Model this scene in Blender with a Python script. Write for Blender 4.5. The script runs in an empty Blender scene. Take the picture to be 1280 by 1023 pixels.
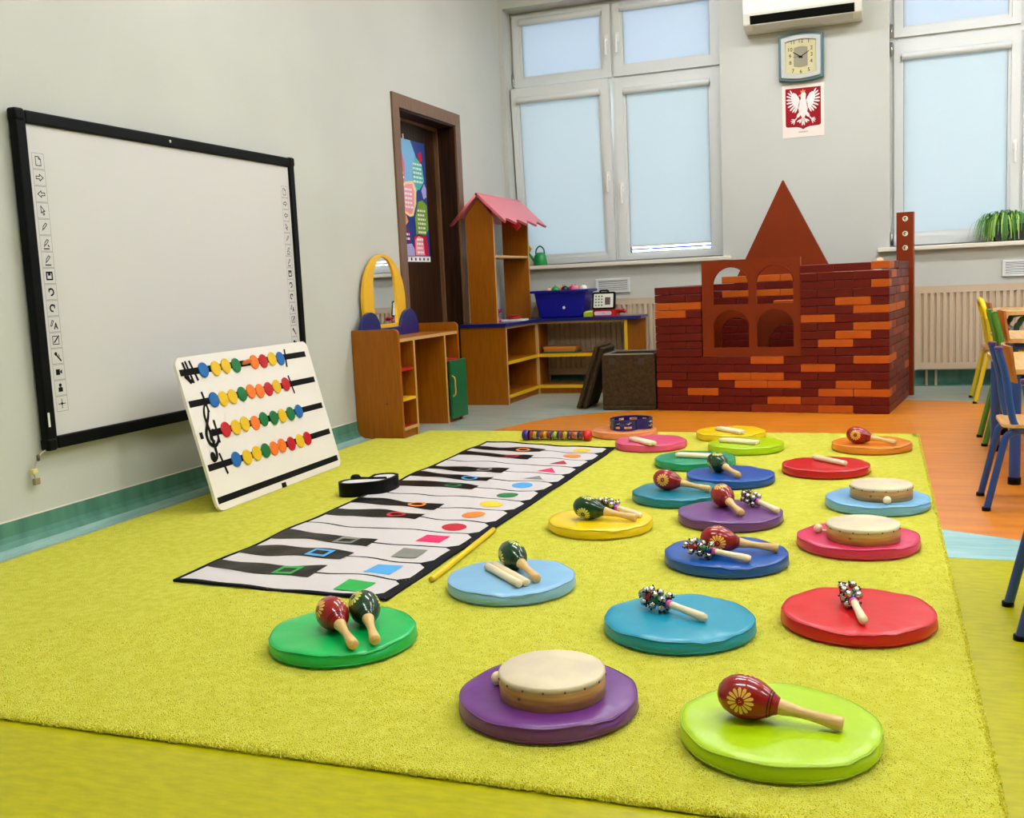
import bpy, math, random
from mathutils import Vector, Matrix, Euler
PI = math.pi
random.seed(7)
D = bpy.data
SC = bpy.context.scene
COL = SC.collection

# ------------------------------------------------------------ camera
cam = D.cameras.new('camera'); co = D.objects.new('camera', cam); COL.objects.link(co)
YAW, PITCH, ROLL = .3565, .1212, -.0459
fwd = Vector((-math.sin(YAW)*math.cos(PITCH), math.cos(YAW)*math.cos(PITCH), -math.sin(PITCH)))
rt = Vector((math.cos(YAW), math.sin(YAW), 0)); up = rt.cross(fwd)
r2 = rt*math.cos(ROLL)+up*math.sin(ROLL); u2 = -rt*math.sin(ROLL)+up*math.cos(ROLL)
co.matrix_world = Matrix(((r2.x, u2.x, -fwd.x, 0), (r2.y, u2.y, -fwd.y, 0), (r2.z, u2.z, -fwd.z, .82), (0, 0, 0, 1)))
cam.sensor_width = 36; cam.lens = 36*1275/1280; cam.clip_start = .05; cam.clip_end = 200
SC.camera = co

# ------------------------------------------------------------ view + world
SC.view_settings.view_transform = 'Standard'; SC.view_settings.look = 'None'
SC.view_settings.gamma = 1; SC.view_settings.use_curve_mapping = False
SC.view_settings.exposure = 0.8
W = D.worlds.new('sky'); SC.world = W; W.use_nodes = True
nt = W.node_tree; nt.nodes.clear()
wo = nt.nodes.new('ShaderNodeOutputWorld'); bg = nt.nodes.new('ShaderNodeBackground')
tc = nt.nodes.new('ShaderNodeTexCoord'); sp = nt.nodes.new('ShaderNodeSeparateXYZ'); cr = nt.nodes.new('ShaderNodeValToRGB')
nt.links.new(tc.outputs['Generated'], sp.inputs[0]); nt.links.new(sp.outputs['Z'], cr.inputs[0])
cr.color_ramp.elements[0].position = 0; cr.color_ramp.elements[0].color = (.84, .90, 1, 1)
cr.color_ramp.elements[1].position = .8; cr.color_ramp.elements[1].color = (.66, .80, 1, 1)
nt.links.new(cr.outputs[0], bg.inputs[0]); bg.inputs[1].default_value = 2.7
nt.links.new(bg.outputs[0], wo.inputs[0])
LAMP = 16.5          # radiance of the ceiling panels

# ------------------------------------------------------------ helpers: materials
def lin(c):
    return tuple((x/255/12.92 if x/255 <= .04045 else ((x/255+.055)/1.055)**2.4) for x in c[:3])+(1,)
MC = {}
def mat(name, c, rough=.5, metal=0, coat=0, var=0, vscale=8, vstretch=(1, 1, 1), bump=0, bscale=60, c2=None, emit=0, spec=.5, sheen=0, detail=4):
    if name in MC: return MC[name]
    m = D.materials.new(name); m.use_nodes = True; n = m.node_tree; b = n.nodes['Principled BSDF']
    col = lin(c); b.inputs['Base Color'].default_value = col
    b.inputs['Roughness'].default_value = rough; b.inputs['Metallic'].default_value = metal
    b.inputs['Coat Weight'].default_value = coat; b.inputs['Coat Roughness'].default_value = .03
    b.inputs['Specular IOR Level'].default_value = spec
    if sheen: b.inputs['Sheen Weight'].default_value = sheen
    if var or c2 or bump:
        t = n.nodes.new('ShaderNodeTexCoord'); mp = n.nodes.new('ShaderNodeMapping'); mp.inputs['Scale'].default_value = vstretch
        n.links.new(t.outputs['Object'], mp.inputs[0])
    if var or c2:
        nz = n.nodes.new('ShaderNodeTexNoise'); nz.inputs['Scale'].default_value = vscale; nz.inputs['Detail'].default_value = detail
        n.links.new(mp.outputs[0], nz.inputs['Vector'])
        rp = n.nodes.new('ShaderNodeValToRGB'); rp.color_ramp.elements[0].position = .35; rp.color_ramp.elements[1].position = .65
        lo = lin(c2) if c2 else tuple(x*(1-var) for x in col[:3])+(1,)
        hi = col if c2 else tuple(min(1, x*(1+var)) for x in col[:3])+(1,)
        rp.color_ramp.elements[0].color = lo; rp.color_ramp.elements[1].color = hi
        n.links.new(nz.outputs['Fac'], rp.inputs[0]); n.links.new(rp.outputs[0], b.inputs['Base Color'])
    if bump:
        n2 = n.nodes.new('ShaderNodeTexNoise'); n2.inputs['Scale'].default_value = bscale; n2.inputs['Detail'].default_value = 3
        n.links.new(mp.outputs[0], n2.inputs['Vector'])
        bp = n.nodes.new('ShaderNodeBump'); bp.inputs['Strength'].default_value = bump; bp.inputs['Distance'].default_value = .01
        n.links.new(n2.outputs['Fac'], bp.inputs['Height']); n.links.new(bp.outputs[0], b.inputs['Normal'])
    if emit:
        b.inputs['Emission Color'].default_value = col; b.inputs['Emission Strength'].default_value = emit
    MC[name] = m; return m
def glassy(name, tint=(1, 1, 1, 1), f=.08):
    m = D.materials.new(name); m.use_nodes = True; n = m.node_tree; n.nodes.clear()
    o = n.nodes.new('ShaderNodeOutputMaterial'); mx = n.nodes.new('ShaderNodeMixShader')
    t = n.nodes.new('ShaderNodeBsdfTransparent'); g = n.nodes.new('ShaderNodeBsdfGlossy'); g.inputs['Roughness'].default_value = .02
    fr = n.nodes.new('ShaderNodeFresnel'); fr.inputs[0].default_value = 1.45
    t.inputs[0].default_value = tint
    n.links.new(fr.outputs[0], mx.inputs[0]); n.links.new(t.outputs[0], mx.inputs[1]); n.links.new(g.outputs[0], mx.inputs[2]); n.links.new(mx.outputs[0], o.inputs[0])
    MC[name] = m; return m
def fabric_through(name, c):
    m = D.materials.new(name); m.use_nodes = True; n = m.node_tree; n.nodes.clear()
    o = n.nodes.new('ShaderNodeOutputMaterial'); mx = n.nodes.new('ShaderNodeMixShader')
    t = n.nodes.new('ShaderNodeBsdfTranslucent'); g = n.nodes.new('ShaderNodeBsdfDiffuse')
    t.inputs[0].default_value = lin(c); g.inputs[0].default_value = lin(c); mx.inputs[0].default_value = .4
    n.links.new(t.outputs[0], mx.inputs[1]); n.links.new(g.outputs[0], mx.inputs[2]); n.links.new(mx.outputs[0], o.inputs[0])
    MC[name] = m; return m

WALLM = mat('pale_green_wall_paint', (192, 193, 185), .55, var=.03, vscale=1.5, bump=.05, bscale=90)
CEILM = mat('white_ceiling_paint', (235, 235, 228), .7)
TEAL = mat('teal_linoleum', (88, 142, 122), .45, c2=(66, 118, 102), vscale=14, vstretch=(1, 1, .15), bump=.02)
COVE = mat('pale_blue_linoleum_cove_lit', (160, 190, 182), .4, c2=(128, 168, 160), vscale=14, vstretch=(1, .3, 1))  # pale floor strip, with light on the upward curve put into its colour
F_GREY = mat('grey_blue_linoleum', (168, 176, 164), .28, c2=(142, 152, 140), vscale=9, vstretch=(.35, 2.2, 1), spec=.6)
F_ORANGE = mat('orange_linoleum', (214, 130, 12), .36, c2=(198, 110, 4), vscale=9, vstretch=(.35, 2.2, 1), spec=.95)
F_LIME = mat('lime_linoleum', (178, 171, 1), .34, c2=(162, 157, 0), vscale=26, vstretch=(.8, 2.2, 1), spec=.18, detail=6)
F_SKY = mat('sky_blue_linoleum', (158, 196, 196), .26, c2=(130, 175, 176), vscale=9, vstretch=(.35, 2.2, 1), spec=.6)
PVC = mat('white_window_plastic', (214, 216, 214), .35)
GASK = mat('dark_rubber_gasket', (60, 62, 60), .6)
GLASS = glassy('window_glass')
BLIND_LO = fabric_through('roller_blind_fabric', (221, 229, 231))
BLIND_HI = fabric_through('roller_blind_fabric_sky_tinted', (222, 230, 238))  # same fabric as the lower blinds; bluish skylight put into its tint
SILLM = mat('cream_sill', (222, 214, 198), .3)
BLACK = mat('black_plastic', (4, 6, 6), .45, spec=.13)
WHITE = mat('white_plastic', (232, 230, 224), .35)
BOARDW = mat('whiteboard_enamel', (206, 203, 200), .28, spec=.4)
INK = mat('black_print', (4, 4, 4), .6, spec=.15)
INKG = mat('grey_print', (120, 118, 114), .5)
DOORFR = mat('walnut_door_frame', (122, 88, 60), .35, c2=(98, 68, 44), vscale=10, vstretch=(8, 8, .5))
DOORW = mat('dark_walnut_veneer', (60, 32, 12), .45, spec=.25, c2=(28, 12, 3), vscale=8, vstretch=(8, 8, .35))
BEECH = mat('reddish_beech_board', (160, 92, 4), .4, spec=.3, c2=(146, 78, 2), vscale=12, vstretch=(8, 8, .5))
EDGEW = mat('pale_wood_edge', (196, 152, 88), .4)
YEL = mat('yellow_edge_lacquer', (232, 178, 20), .35)
BLUEL = mat('dark_blue_lacquer', (6, 26, 104), .28, coat=.3)
REDL = mat('red_lacquer', (176, 22, 18), .35)
GREENL = mat('green_lacquer', (10, 92, 48), .35)
PINKR = mat('pink_roof_lacquer', (222, 112, 122), .35)
BRICKD = mat('dark_red_brick_plastic', (98, 15, 3), .45, spec=.25, var=.15, vscale=5)
BRICKM = mat('brown_red_brick_plastic', (136, 40, 5), .45, spec=.3, var=.1, vscale=5)
BRICKO = mat('orange_brick_plastic', (186, 84, 10), .45, spec=.3, var=.08, vscale=5)
PANELB = mat('rust_brown_panel_plastic', (122, 42, 2), .45, spec=.22, var=.08, vscale=3)
EPP = mat('dark_grey_foam', (72, 56, 32), .85, spec=.2, c2=(54, 41, 22), vscale=60, bump=.25, bscale=220)
RAD = mat('cream_radiator_enamel', (202, 180, 152), .3)
METAL = mat('chrome', (196, 190, 180), .16, metal=1)
STEEL = mat('brushed_steel', (190, 190, 188), .3, metal=1)
NAT = mat('pale_turned_wood', (228, 192, 128), .4, c2=(212, 170, 104), vscale=30, vstretch=(.5, 4, 4))
CLAV = mat('very_pale_wood', (236, 216, 178), .5, var=.06, vscale=20, vstretch=(.5, 4, 4))
DRUMW = mat('ash_drum_hoop', (206, 160, 96), .4, c2=(176, 124, 64), vscale=14, vstretch=(1, 1, 9), bump=.05)
SKIN = mat('natural_drum_skin', (220, 204, 168), .45, c2=(200, 186, 160), vscale=9, spec=.3)
TABLET = mat('light_beech_table_top', (226, 176, 110), .25, c2=(210, 158, 92), vscale=10, vstretch=(5, .4, 1))
PLY = mat('warm_plywood', (190, 116, 48), .35, c2=(168, 96, 34), vscale=10, vstretch=(6, 6, 1))
TUBEB = mat('blue_painted_steel', (22, 66, 140), .3, coat=.3)
TUBEG = mat('green_painted_steel', (70, 128, 40), .3, coat=.3)
TUBED = mat('dark_green_painted_steel', (24, 66, 48), .3, coat=.3)
TUBEY = mat('yellow_painted_steel', (214, 190, 30), .3, coat=.3)

# ------------------------------------------------------------ helpers: meshes
class MB:
    def __init__(s): s.v = []; s.f = []; s.mi = []; s.sm = []
    def add(s, vs, fs, mi=0, sm=False, M=None):
        o = len(s.v)
        s.v += [tuple(M @ Vector(p)) if M else tuple(p) for p in vs]
        for f in fs: s.f.append(tuple(i+o for i in f)); s.mi.append(mi); s.sm.append(sm)
        return s
    def box(s, lo, hi, mi=0, M=None):
        x0, y0, z0 = lo; x1, y1, z1 = hi
        return s.add([(x0, y0, z0), (x1, y0, z0), (x1, y1, z0), (x0, y1, z0), (x0, y0, z1), (x1, y0, z1), (x1, y1, z1), (x0, y1, z1)],
                     [(0, 3, 2, 1), (4, 5, 6, 7), (0, 1, 5, 4), (1, 2, 6, 5), (2, 3, 7, 6), (3, 0, 4, 7)], mi, False, M)
    def prism(s, poly, a, b, axis='z', mi=0, M=None, sm=False):
        n = len(poly)
        def mk(p, h):
            if axis == 'z': return (p[0], p[1], h)
            if axis == 'y': return (p[0], h, p[1])
            return (h, p[0], p[1])
        vs = [mk(p, a) for p in poly]+[mk(p, b) for p in poly]
        fs = [tuple(range(n))[::-1], tuple(range(n, 2*n))]
        s.add(vs, fs, mi, False, M)
        s.add(vs, [(i, (i+1) % n, (i+1) % n+n, i+n) for i in range(n)], mi, sm, M)
        return s
    def lathe(s, prof, n=24, mi=0, M=None, axis='z', sm=True, fn=None):
        vs = []; fs = []; k = len(prof)
        for i in range(n):
            a = 2*PI*i/n
            for j, (r, h) in enumerate(prof):
                if fn: r, h = fn(a, r, h, j)
                x, y = r*math.cos(a), r*math.sin(a)
                vs.append((x, y, h) if axis == 'z' else (h, x, y))
        for i in range(n):
            for j in range(k-1):
                a, b = i*k+j, ((i+1) % n)*k+j
                if prof[j][0] < 1e-6: fs.append((a, b+1, a+1))
                elif prof[j+1][0] < 1e-6: fs.append((a, b, a+1))
                else: fs.append((a, b, b+1, a+1))
        return s.add(vs, fs, mi, sm, M)
    def tube(s, pts, r, n=10, mi=0, M=None, cap=True, closed=False):
        P = [Vector(p) for p in pts]; k = len(P); vs = []; fs = []; prev = None
        for i in range(k):
            if closed: t = (P[(i+1) % k]-P[i-1])
            else: t = (P[min(i+1, k-1)]-P[max(i-1, 0)])
            t.normalize()
            if prev is None:
                a = Vector((0, 0, 1)) if abs(t.z) < .9 else Vector((1, 0, 0))
                nx = t.cross(a).normalized()
            else: nx = (prev-t*prev.dot(t)).normalized()
            prev = nx; ny = t.cross(nx)
            rr = r[i] if isinstance(r, (list, tuple)) else r
            for j in range(n):
                q = P[i]+nx*rr*math.cos(2*PI*j/n)+ny*rr*math.sin(2*PI*j/n); vs.append(tuple(q))
        for i in range(k if closed else k-1):
            for j in range(n):
                i2 = (i+1) % k
                fs.append((i*n+j, i*n+(j+1) % n, i2*n+(j+1) % n, i2*n+j))
        s.add(vs, fs, mi, True, M)
        if cap and not closed: s.add(vs, [tuple(range(n))[::-1], tuple(range((k-1)*n, k*n))], mi, False, M)
        return s
    def sphere(s, c, r, n=12, mi=0, M=None, sc=(1, 1, 1)):
        m = n//2+1; prof = [(math.sin(PI*i/m), -math.cos(PI*i/m)) for i in range(m+1)]
        prof[0] = (0, -1); prof[-1] = (0, 1)
        T = Matrix.Translation(c) @ Matrix.Diagonal((r*sc[0], r*sc[1], r*sc[2], 1))
        return s.lathe(prof, n, mi, (M @ T) if M else T)
    def build(s, name, mats, parent=None, bevel=0, seg=2, loc=None, **props):
        me = D.meshes.new(name); me.from_pydata(s.v, [], s.f)
        if not isinstance(mats, (list, tuple)): mats = [mats]
        for m in mats: me.materials.append(m)
        me.polygons.foreach_set('material_index', s.mi); me.polygons.foreach_set('use_smooth', s.sm)
        me.validate(); me.update()
        return link(name, me, parent, bevel, seg, loc, **props)
def link(name, me, parent=None, bevel=0, seg=2, loc=None, **props):
    o = D.objects.new(name, me); COL.objects.link(o)
    if parent: o.parent = parent
    if loc: o.location = loc
    if bevel:
        b = o.modifiers.new('bevel', 'BEVEL'); b.width = bevel; b.segments = seg; b.limit_method = 'ANGLE'; b.angle_limit = math.radians(40)
        b.harden_normals = False
    for k, v in props.items(): o[k] = v
    return o
def tag(o, label, cat, group=None):
    o['label'] = label; o['category'] = cat
    if group: o['group'] = group
    return o
def thing(name, label, cat, loc=(0, 0, 0), rotz=0, group=None):
    o = D.objects.new(name, None); COL.objects.link(o); o.location = loc; o.rotation_euler = (0, 0, rotz)
    o.empty_display_size = .1
    return tag(o, label, cat, group)
def setting(o): o['kind'] = 'structure'; return o
def box(name, lo, hi, m, parent=None, bevel=0, **p): return MB().box(lo, hi).build(name, m, parent, bevel, **p)
def dup_tree(o, parent=None):
    c = o.copy(); COL.objects.link(c)
    if parent: c.parent = parent
    for ch in [x for x in D.objects if x.parent == o]: dup_tree(ch, c)
    return c
def shape2d(name, loops, depth, mats, parent=None, bevel=0, M=None, **props):
    """filled 2-D outline with holes, given thickness; lies in local XY, thickness along Z"""
    cu = D.curves.new(name, 'CURVE'); cu.dimensions = '2D'; cu.fill_mode = 'BOTH'; cu.extrude = depth/2; cu.bevel_depth = bevel; cu.bevel_resolution = 1
    for lp in loops:
        sp_ = cu.splines.new('POLY'); sp_.points.add(len(lp)-1)
        for i, (x, y) in enumerate(lp): sp_.points[i].co = (x, y, 0, 1)
        sp_.use_cyclic_u = True
    return _conv(name, cu, mats, parent, M, **props)
def text(name, body, size, depth, mats, parent=None, M=None, align='CENTER', sx=1, **props):
    cu = D.curves.new(name, 'FONT'); cu.body = body; cu.size = size; cu.extrude = depth/2; cu.align_x = align; cu.align_y = 'CENTER'; cu.resolution_u = 3
    return _conv(name, cu, mats, parent, (M or Matrix()) @ Matrix.Diagonal((sx, 1, 1, 1)), **props)
def _conv(name, cu, mats, parent, M, **props):
    t = D.objects.new('tmp', cu); COL.objects.link(t); bpy.context.view_layer.update()
    me = D.meshes.new_from_object(t.evaluated_get(bpy.context.evaluated_depsgraph_get()))
    D.objects.remove(t); D.curves.remove(cu)
    if M: me.transform(M)
    me.materials.clear()
    for m in (mats if isinstance(mats, (list, tuple)) else [mats]): me.materials.append(m)
    me.name = name
    return link(name, me, parent, **props)
def rrect(x0, y0, x1, y1, r, n=5):
    out = []
    for cx, cy, a0 in ((x1-r, y1-r, 0), (x0+r, y1-r, PI/2), (x0+r, y0+r, PI), (x1-r, y0+r, 3*PI/2)):
        for i in range(n+1): a = a0+PI/2*i/n; out.append((cx+r*math.cos(a), cy+r*math.sin(a)))
    return out
def disc(cx, cy, r, n=24, ry=None): return [(cx+r*math.cos(2*PI*i/n), cy+(ry or r)*math.sin(2*PI*i/n)) for i in range(n)]
def smooth(pts, n=6):
    """Catmull-Rom through pts"""
    P = [Vector(p) for p in pts]; P = [P[0]*2-P[1]]+P+[P[-1]*2-P[-2]]; out = []
    for i in range(1, len(P)-2):
        for k in range(n):
            t = k/n; a, b, c, d = P[i-1:i+3]
            out.append(.5*((2*b)+(c-a)*t+(2*a-5*b+4*c-d)*t*t+(3*b-a-3*c+d)*t**3))
    out.append(P[-2]); return [tuple(p) for p in out]
def face_y(x, y, z):      # local XY -> world XZ plane, front towards -y
    return Matrix.Translation((x, y, z)) @ Matrix.Rotation(PI/2, 4, 'X')
def face_x(x, y, z):      # local XY -> world YZ plane, front towards +x
    return Matrix.Translation((x, y, z)) @ Matrix(((0, 0, 1, 0), (1, 0, 0, 0), (0, 1, 0, 0), (0, 0, 0, 1)))

# ============================================================ ROOM SHELL
XL, YB, XR, YF, ZC = -2.8, 7.6, 4.4, -3.0, 3.25
O1 = (-2.765, -1.13, .957, 2.905)       # window 1 opening
O2 = (.008, 1.64, .957, 2.93)           # window 2 opening
m = MB()
m.box((XL-.3, YB, -.1), (XR+.3, YB+.4, .957)).box((XL-.3, YB, 2.93), (XR+.3, YB+.4, ZC+.1))
m.box((XL-.3, YB, .957), (O1[0], YB+.4, 2.93)).box((O1[1], YB, .957), (O2[0], YB+.4, 2.93)).box((O2[1], YB, .957), (XR+.3, YB+.4, 2.93)).box((O1[0], YB, 2.905), (O1[1], YB+.4, 2.93))
setting(m.build('wall_back', WALLM))
DY0, DY1, DZ = 5.765, 6.63, 1.922
m = MB().box((XL-.3, YF, -.1), (XL, DY0, ZC+.1)).box((XL-.3, DY1, -.1), (XL, YB, ZC+.1)).box((XL-.3, DY0, DZ), (XL, DY1, ZC+.1))
setting(m.build('wall_left', WALLM))
setting(box('wall_right', (XR, YF, -.1), (XR+.3, YB, ZC+.1), WALLM))
setting(box('wall_front', (XL-.3, YF-.3, -.1), (XR+.3, YF, ZC+.1), WALLM))
setting(box('ceiling', (XL, YF, ZC), (XR, YB, ZC+.1), CEILM))
fl = setting(box('floor', (XL-.3, YF, -.1), (XR, YB, 0), F_GREY))
def zone(poly, h, mt, lab): MB().prism(poly, .0002, h).build('floor_inlay', mt, fl, label=lab)
arc = [(-2.25, 3.6), (-2.27, 4.6), (-2.13, 5.30), (-2.02, 5.68), (-1.9, 5.93), (-1.655, 6.165), (-1.355, 6.26), (-.9, 6.42), (-.4, 6.62), (.12, 6.72), (.45, 6.62), (.73, 6.46), (1.4, 6.1), (2.2, 5.3), (2.4, 4.2), (1.6, 3.25), (.8, 3.12), (.374, 3.268), (.164, 3.37), (-.4, 3.5)]
zone(arc, .0010, F_ORANGE, 'orange round inlay of the floor')
zone([(-2.7, YF), (XR, YF), (XR, 3.02), (.3, 3.04), (-2.7, 3.1)], .0014, F_LIME, 'lime green front area of the floor')
zone([(-1.5, 3.045), (.3, 3.04), (1.3, 3.03), (.9, 3.1), (.374, 3.268), (.164, 3.37), (-.4, 3.5), (-1.5, 3.6)], .0018, F_SKY, 'light blue wedge between lime and orange')
# baseboards with cove
def coved(name, run0, run1, side):
    prof = [(0, .1), (.005, .1), (.006, .05), (.012, .032), (.028, .014), (.05, .004), (.085, .0022), (.085, .0), (0, .0)]
    def mk(t, p): return (XL+p[0], t, p[1]) if side == 'left' else (t, YB-p[0], p[1])
    mb = MB(); k = len(prof)
    vs = [mk(run0, p) for p in prof]+[mk(run1, p) for p in prof]
    for j in range(k):
        j2 = (j+1) % k; q = (j, j2, j2+k, j+k); mb.add(vs, [q if side == 'left' else q[::-1]], 1 if 2 <= j <= 6 and side == 'left' and j > 3 else 0, True)
    setting(mb.build(name, [TEAL, COVE]))
coved('baseboard_left', YF, DY0-.1, 'left'); coved('baseboard_back', XL, XR, 'back')
setting(box('trim_1', (XL, YF, .1), (XL+.006, DY0-.1, .104), SILLM))

# ---- ceiling light panels (out of frame; light the room and glint in the lacquer)
LAMPM = mat('lamp_diffuser', (246, 249, 255), .5, emit=LAMP)
for i, (x, y) in enumerate([(-1.1, 1.5), (.9, 1.5), (2.9, 1.5), (-1.1, 3.8), (.9, 3.8), (2.9, 3.8), (-1.1, 6.1), (.9, 6.1), (2.9, 6.1)]):
    t = thing('ceiling_light', 'ceiling light panel %s, %s row' % (('nearest the whiteboard wall', 'in the middle', 'nearest the right wall')[i % 3], ('rear', 'centre', 'window-side')[i//3]), 'lamp', (x, y, ZC-.06), 0, 'ceiling light panels')
    MB().box((-.62, -.17, .03), (.62, .17, .06)).build('housing', WHITE, t)
    MB().box((-.6, -.15, .0), (.6, .15, .03)).build('diffuser', LAMPM, t)

# ============================================================ WINDOWS
def sash(parent, x0, x1, z0, z1, g, blind, blind_bottom, handle=None, tilt=0, hingeside=None):
    """g = glass rect (x0,x1,z0,z1). built about its lower front edge so that it can be tilted inwards"""
    y = 7.76
    def L(px, pz): return (px-x0, pz-z0)
    w, h = x1-x0, z1-z0; gx0, gz0 = L(g[0], g[2]); gx1, gz1 = L(g[1], g[3])
    mb = MB()
    def ring(a, b, y0, y1, mi=0):
        (ax0, ax1, az0, az1), (bx0, bx1, bz0, bz1) = a, b
        A = [(ax0, az0), (ax1, az0), (ax1, az1), (ax0, az1)]; B = [(bx0, bz0), (bx1, bz0), (bx1, bz1), (bx0, bz1)]
        for i in range(4):
            j = (i+1) % 4; mb.prism([A[i], A[j], B[j], B[i]], y1, y0, 'y', mi)
    ring((0, w, 0, h), (gx0-.02, gx1+.02, gz0-.02, gz1+.02), 0, .07)
    ring((gx0-.02, gx1+.02, gz0-.02, gz1+.02), (gx0, gx1, gz0, gz1), .014, .06)
    ring((gx0, gx1, gz0, gz1), (gx0+.004, gx1-.004, gz0+.004, gz1-.004), .02, .05, 1)
    so = mb.build('window_sash', [PVC, GASK], parent, .003, 2, (x0, y, z0)); so.rotation_euler = (tilt, 0, 0)
    MB().box((gx0, .035, gz0), (gx1, .041, gz1)).build('glass_pane', GLASS, so)
    MB().box((gx0+.002, .018, blind_bottom-z0+.002), (gx1-.002, .0195, gz1)).build('roller_blind', blind, so)
    MB().box((gx0+.002, .013, blind_bottom-z0-.008), (gx1-.002, .022, blind_bottom-z0+.004)).build('blind_bottom_bar', PVC, so)
    c = MB().lathe([(0, gx0-.012), (.026, gx0-.012), (.026, gx1+.014), (0, gx1+.014)], 14, 0, Matrix.Translation((0, -.004, gz1+.018)), 'x')
    c.build('blind_cassette', PVC, so, .002)
    if handle:
        hx, hz, dr = handle; hx -= x0; hz -= z0
        MB().box((hx-.014, -.006, hz-.035), (hx+.014, 0, hz+.035)).build('handle_plate', WHITE, so, .003)
        MB().tube([(hx, 0, hz), (hx, -.032, hz)], .009).tube(smooth([(hx, -.032, hz+.006), (hx, -.04, hz-.02), (hx, -.04, hz-.12)], 4), .009, 8).build('handle', WHITE, so)
    return so
def window(n, O, sashes, mulls, transom, label):
    w = D.objects.new('window_%d' % n, None); COL.objects.link(w); setting(w); w['label'] = label
    x0, x1, z0, z1 = O; y0, y1 = 7.785, 7.86
    m = MB().box((x0, y0, z0), (x0+.05, y1, z1)).box((x1-.05, y0, z0), (x1, y1, z1)).box((x0+.05, y0, z0), (x1-.05, y1, z0+.05)).box((x0+.05, y0, z1-.05), (x1-.05, y1, z1))
    m.box((x0+.05, y0, transom-.03), (x1-.05, y1, transom+.03))
    for mx in mulls: m.box((mx-.03, y0, z0+.05), (mx+.03, y1, transom-.03)).box((mx-.03, y0, transom+.03), (mx+.03, y1, z1-.05))
    m.build('window_frame', PVC, w, .003)
    for s in sashes: sash(w, *s)
    for hx, hz in ((x0+.012, transom+.06), (x0+.012, transom-.06), (x0+.012, z0+.06)):
        MB().lathe([(0, -.045), (.009, -.045), (.009, .045), (0, .045)], 10, 0, Matrix.Translation((hx, 7.752, hz))).build('hinge', STEEL, w)
    return w
window(1, O1, [
    (-2.745, -1.965, 2.345, 2.885, (-2.672, -2.046, 2.413, 2.812), BLIND_HI, 2.418, (-1.995, 2.62, 0)),
    (-1.946, -1.15, 2.345, 2.885, (-1.871, -1.225, 2.423, 2.818), BLIND_HI, 2.428, (-1.912, 2.63, 0)),
    (-2.752, -1.975, .968, 2.325, (-2.69, -2.055, 1.035, 2.215), BLIND_LO, 1.04, (-2.005, 1.61, 0), .06),
    (-1.946, -1.15, .968, 2.33, (-1.862, -1.243, 1.02, 2.212), BLIND_LO, 1.075, (-1.908, 1.52, 0))],
    [-1.955], 2.338, 'white four-part window above the corner shelf, lower left part tilted open')
window(2, O2, [
    (.036, .826, 2.385, 2.91, (.098, .751, 2.448, 2.84), BLIND_HI, 2.453, None),
    (.846, 1.61, 2.385, 2.91, (.92, 1.54, 2.448, 2.84), BLIND_HI, 2.453, None),
    (.036, .826, .968, 2.352, (.098, .751, 1.05, 2.236), BLIND_LO, 1.056, (.797, 1.60, 0)),
    (.846, 1.61, .968, 2.352, (.92, 1.54, 1.05, 2.236), BLIND_LO, 1.056, None)],
    [.836], 2.368, 'white window right of the clock, behind the hanging plant')
for i, (a, b) in enumerate([(XL, -1.075), (-.072, 1.72)]):
    s_ = MB().box((a, 7.545, .927), (b, 7.785, .957)).build('trim_%d' % (i+2), SILLM, None, .006, 3); setting(s_)
# outside: pale ground and a railing seen through the gap below one blind
GR = mat('pale_paving_outside', (190, 196, 178), .9)
setting(box('ground_outside', (-30, 8.05, -1.0), (30, 60, -.8), GR))
t = thing('balcony_railing', 'white railing with blue stripe outside, seen below the lower right blind', 'railing', (-1.6, 9.6, 0))
for z, h, mm in ((1.074, .008, mat('grey_rail_paint', (120, 124, 130), .5)), (1.092, .014, mat('blue_rail_paint', (20, 70, 160), .4)), (1.122, .006, mat('grey_rail_paint', (120, 124, 130), .5))):
    MB().box((-1.5, -.01, z), (1.5, .01, z+h)).build('rail', mm, t)
for k in range(7): MB().box((-1.5+.5*k-.015, -.014, -.8), (-1.5+.5*k+.015, .014, 1.1)).build('post', PVC, t)

# ============================================================ DOOR
d = D.objects.new('door_1', None); COL.objects.link(d); setting(d); d['label'] = 'dark walnut door in a deep brown frame'
m = MB().prism([(5.675, 0), (DY0, 0), (DY0, DZ), (DY1, DZ), (DY1, 0), (6.715, 0), (6.715, 2.003), (5.675, 2.003)], XL, XL+.012, 'x')
m.build('door_casing', DOORFR, d, .003)
m = MB().box((XL-.145, DY0, 0), (XL, DY0+.012, DZ)).box((XL-.145, DY1-.012, 0), (XL, DY1, DZ)).box((XL-.145, DY0+.012, DZ-.012), (XL, DY1-.012, DZ))
m.build('door_jamb', DOORW, d)
MB().box((XL-.19, DY0-.01, .004), (XL-.147, DY1+.01, DZ+.01)).build('door_leaf', DOORW, d)
m = MB().box((XL-.147, DY0+.012, 0), (XL-.12, DY0+.03, DZ-.012)).box((XL-.147, DY1-.03, 0), (XL-.12, DY1-.012, DZ-.012)).box((XL-.147, DY0+.03, DZ-.03), (XL-.12, DY1-.03, DZ-.012))
m.build('door_stop', DOORFR, d)
MB().box((XL-.147, 5.83, .95), (XL-.143, 5.87, 1.15)).build('door_plate', STEEL, d)
MB().tube([(XL-.143, 5.85, 1.08), (XL-.10, 5.85, 1.08), (XL-.10, 5.96, 1.08)], .009).build('door_handle', STEEL, d)

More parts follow.
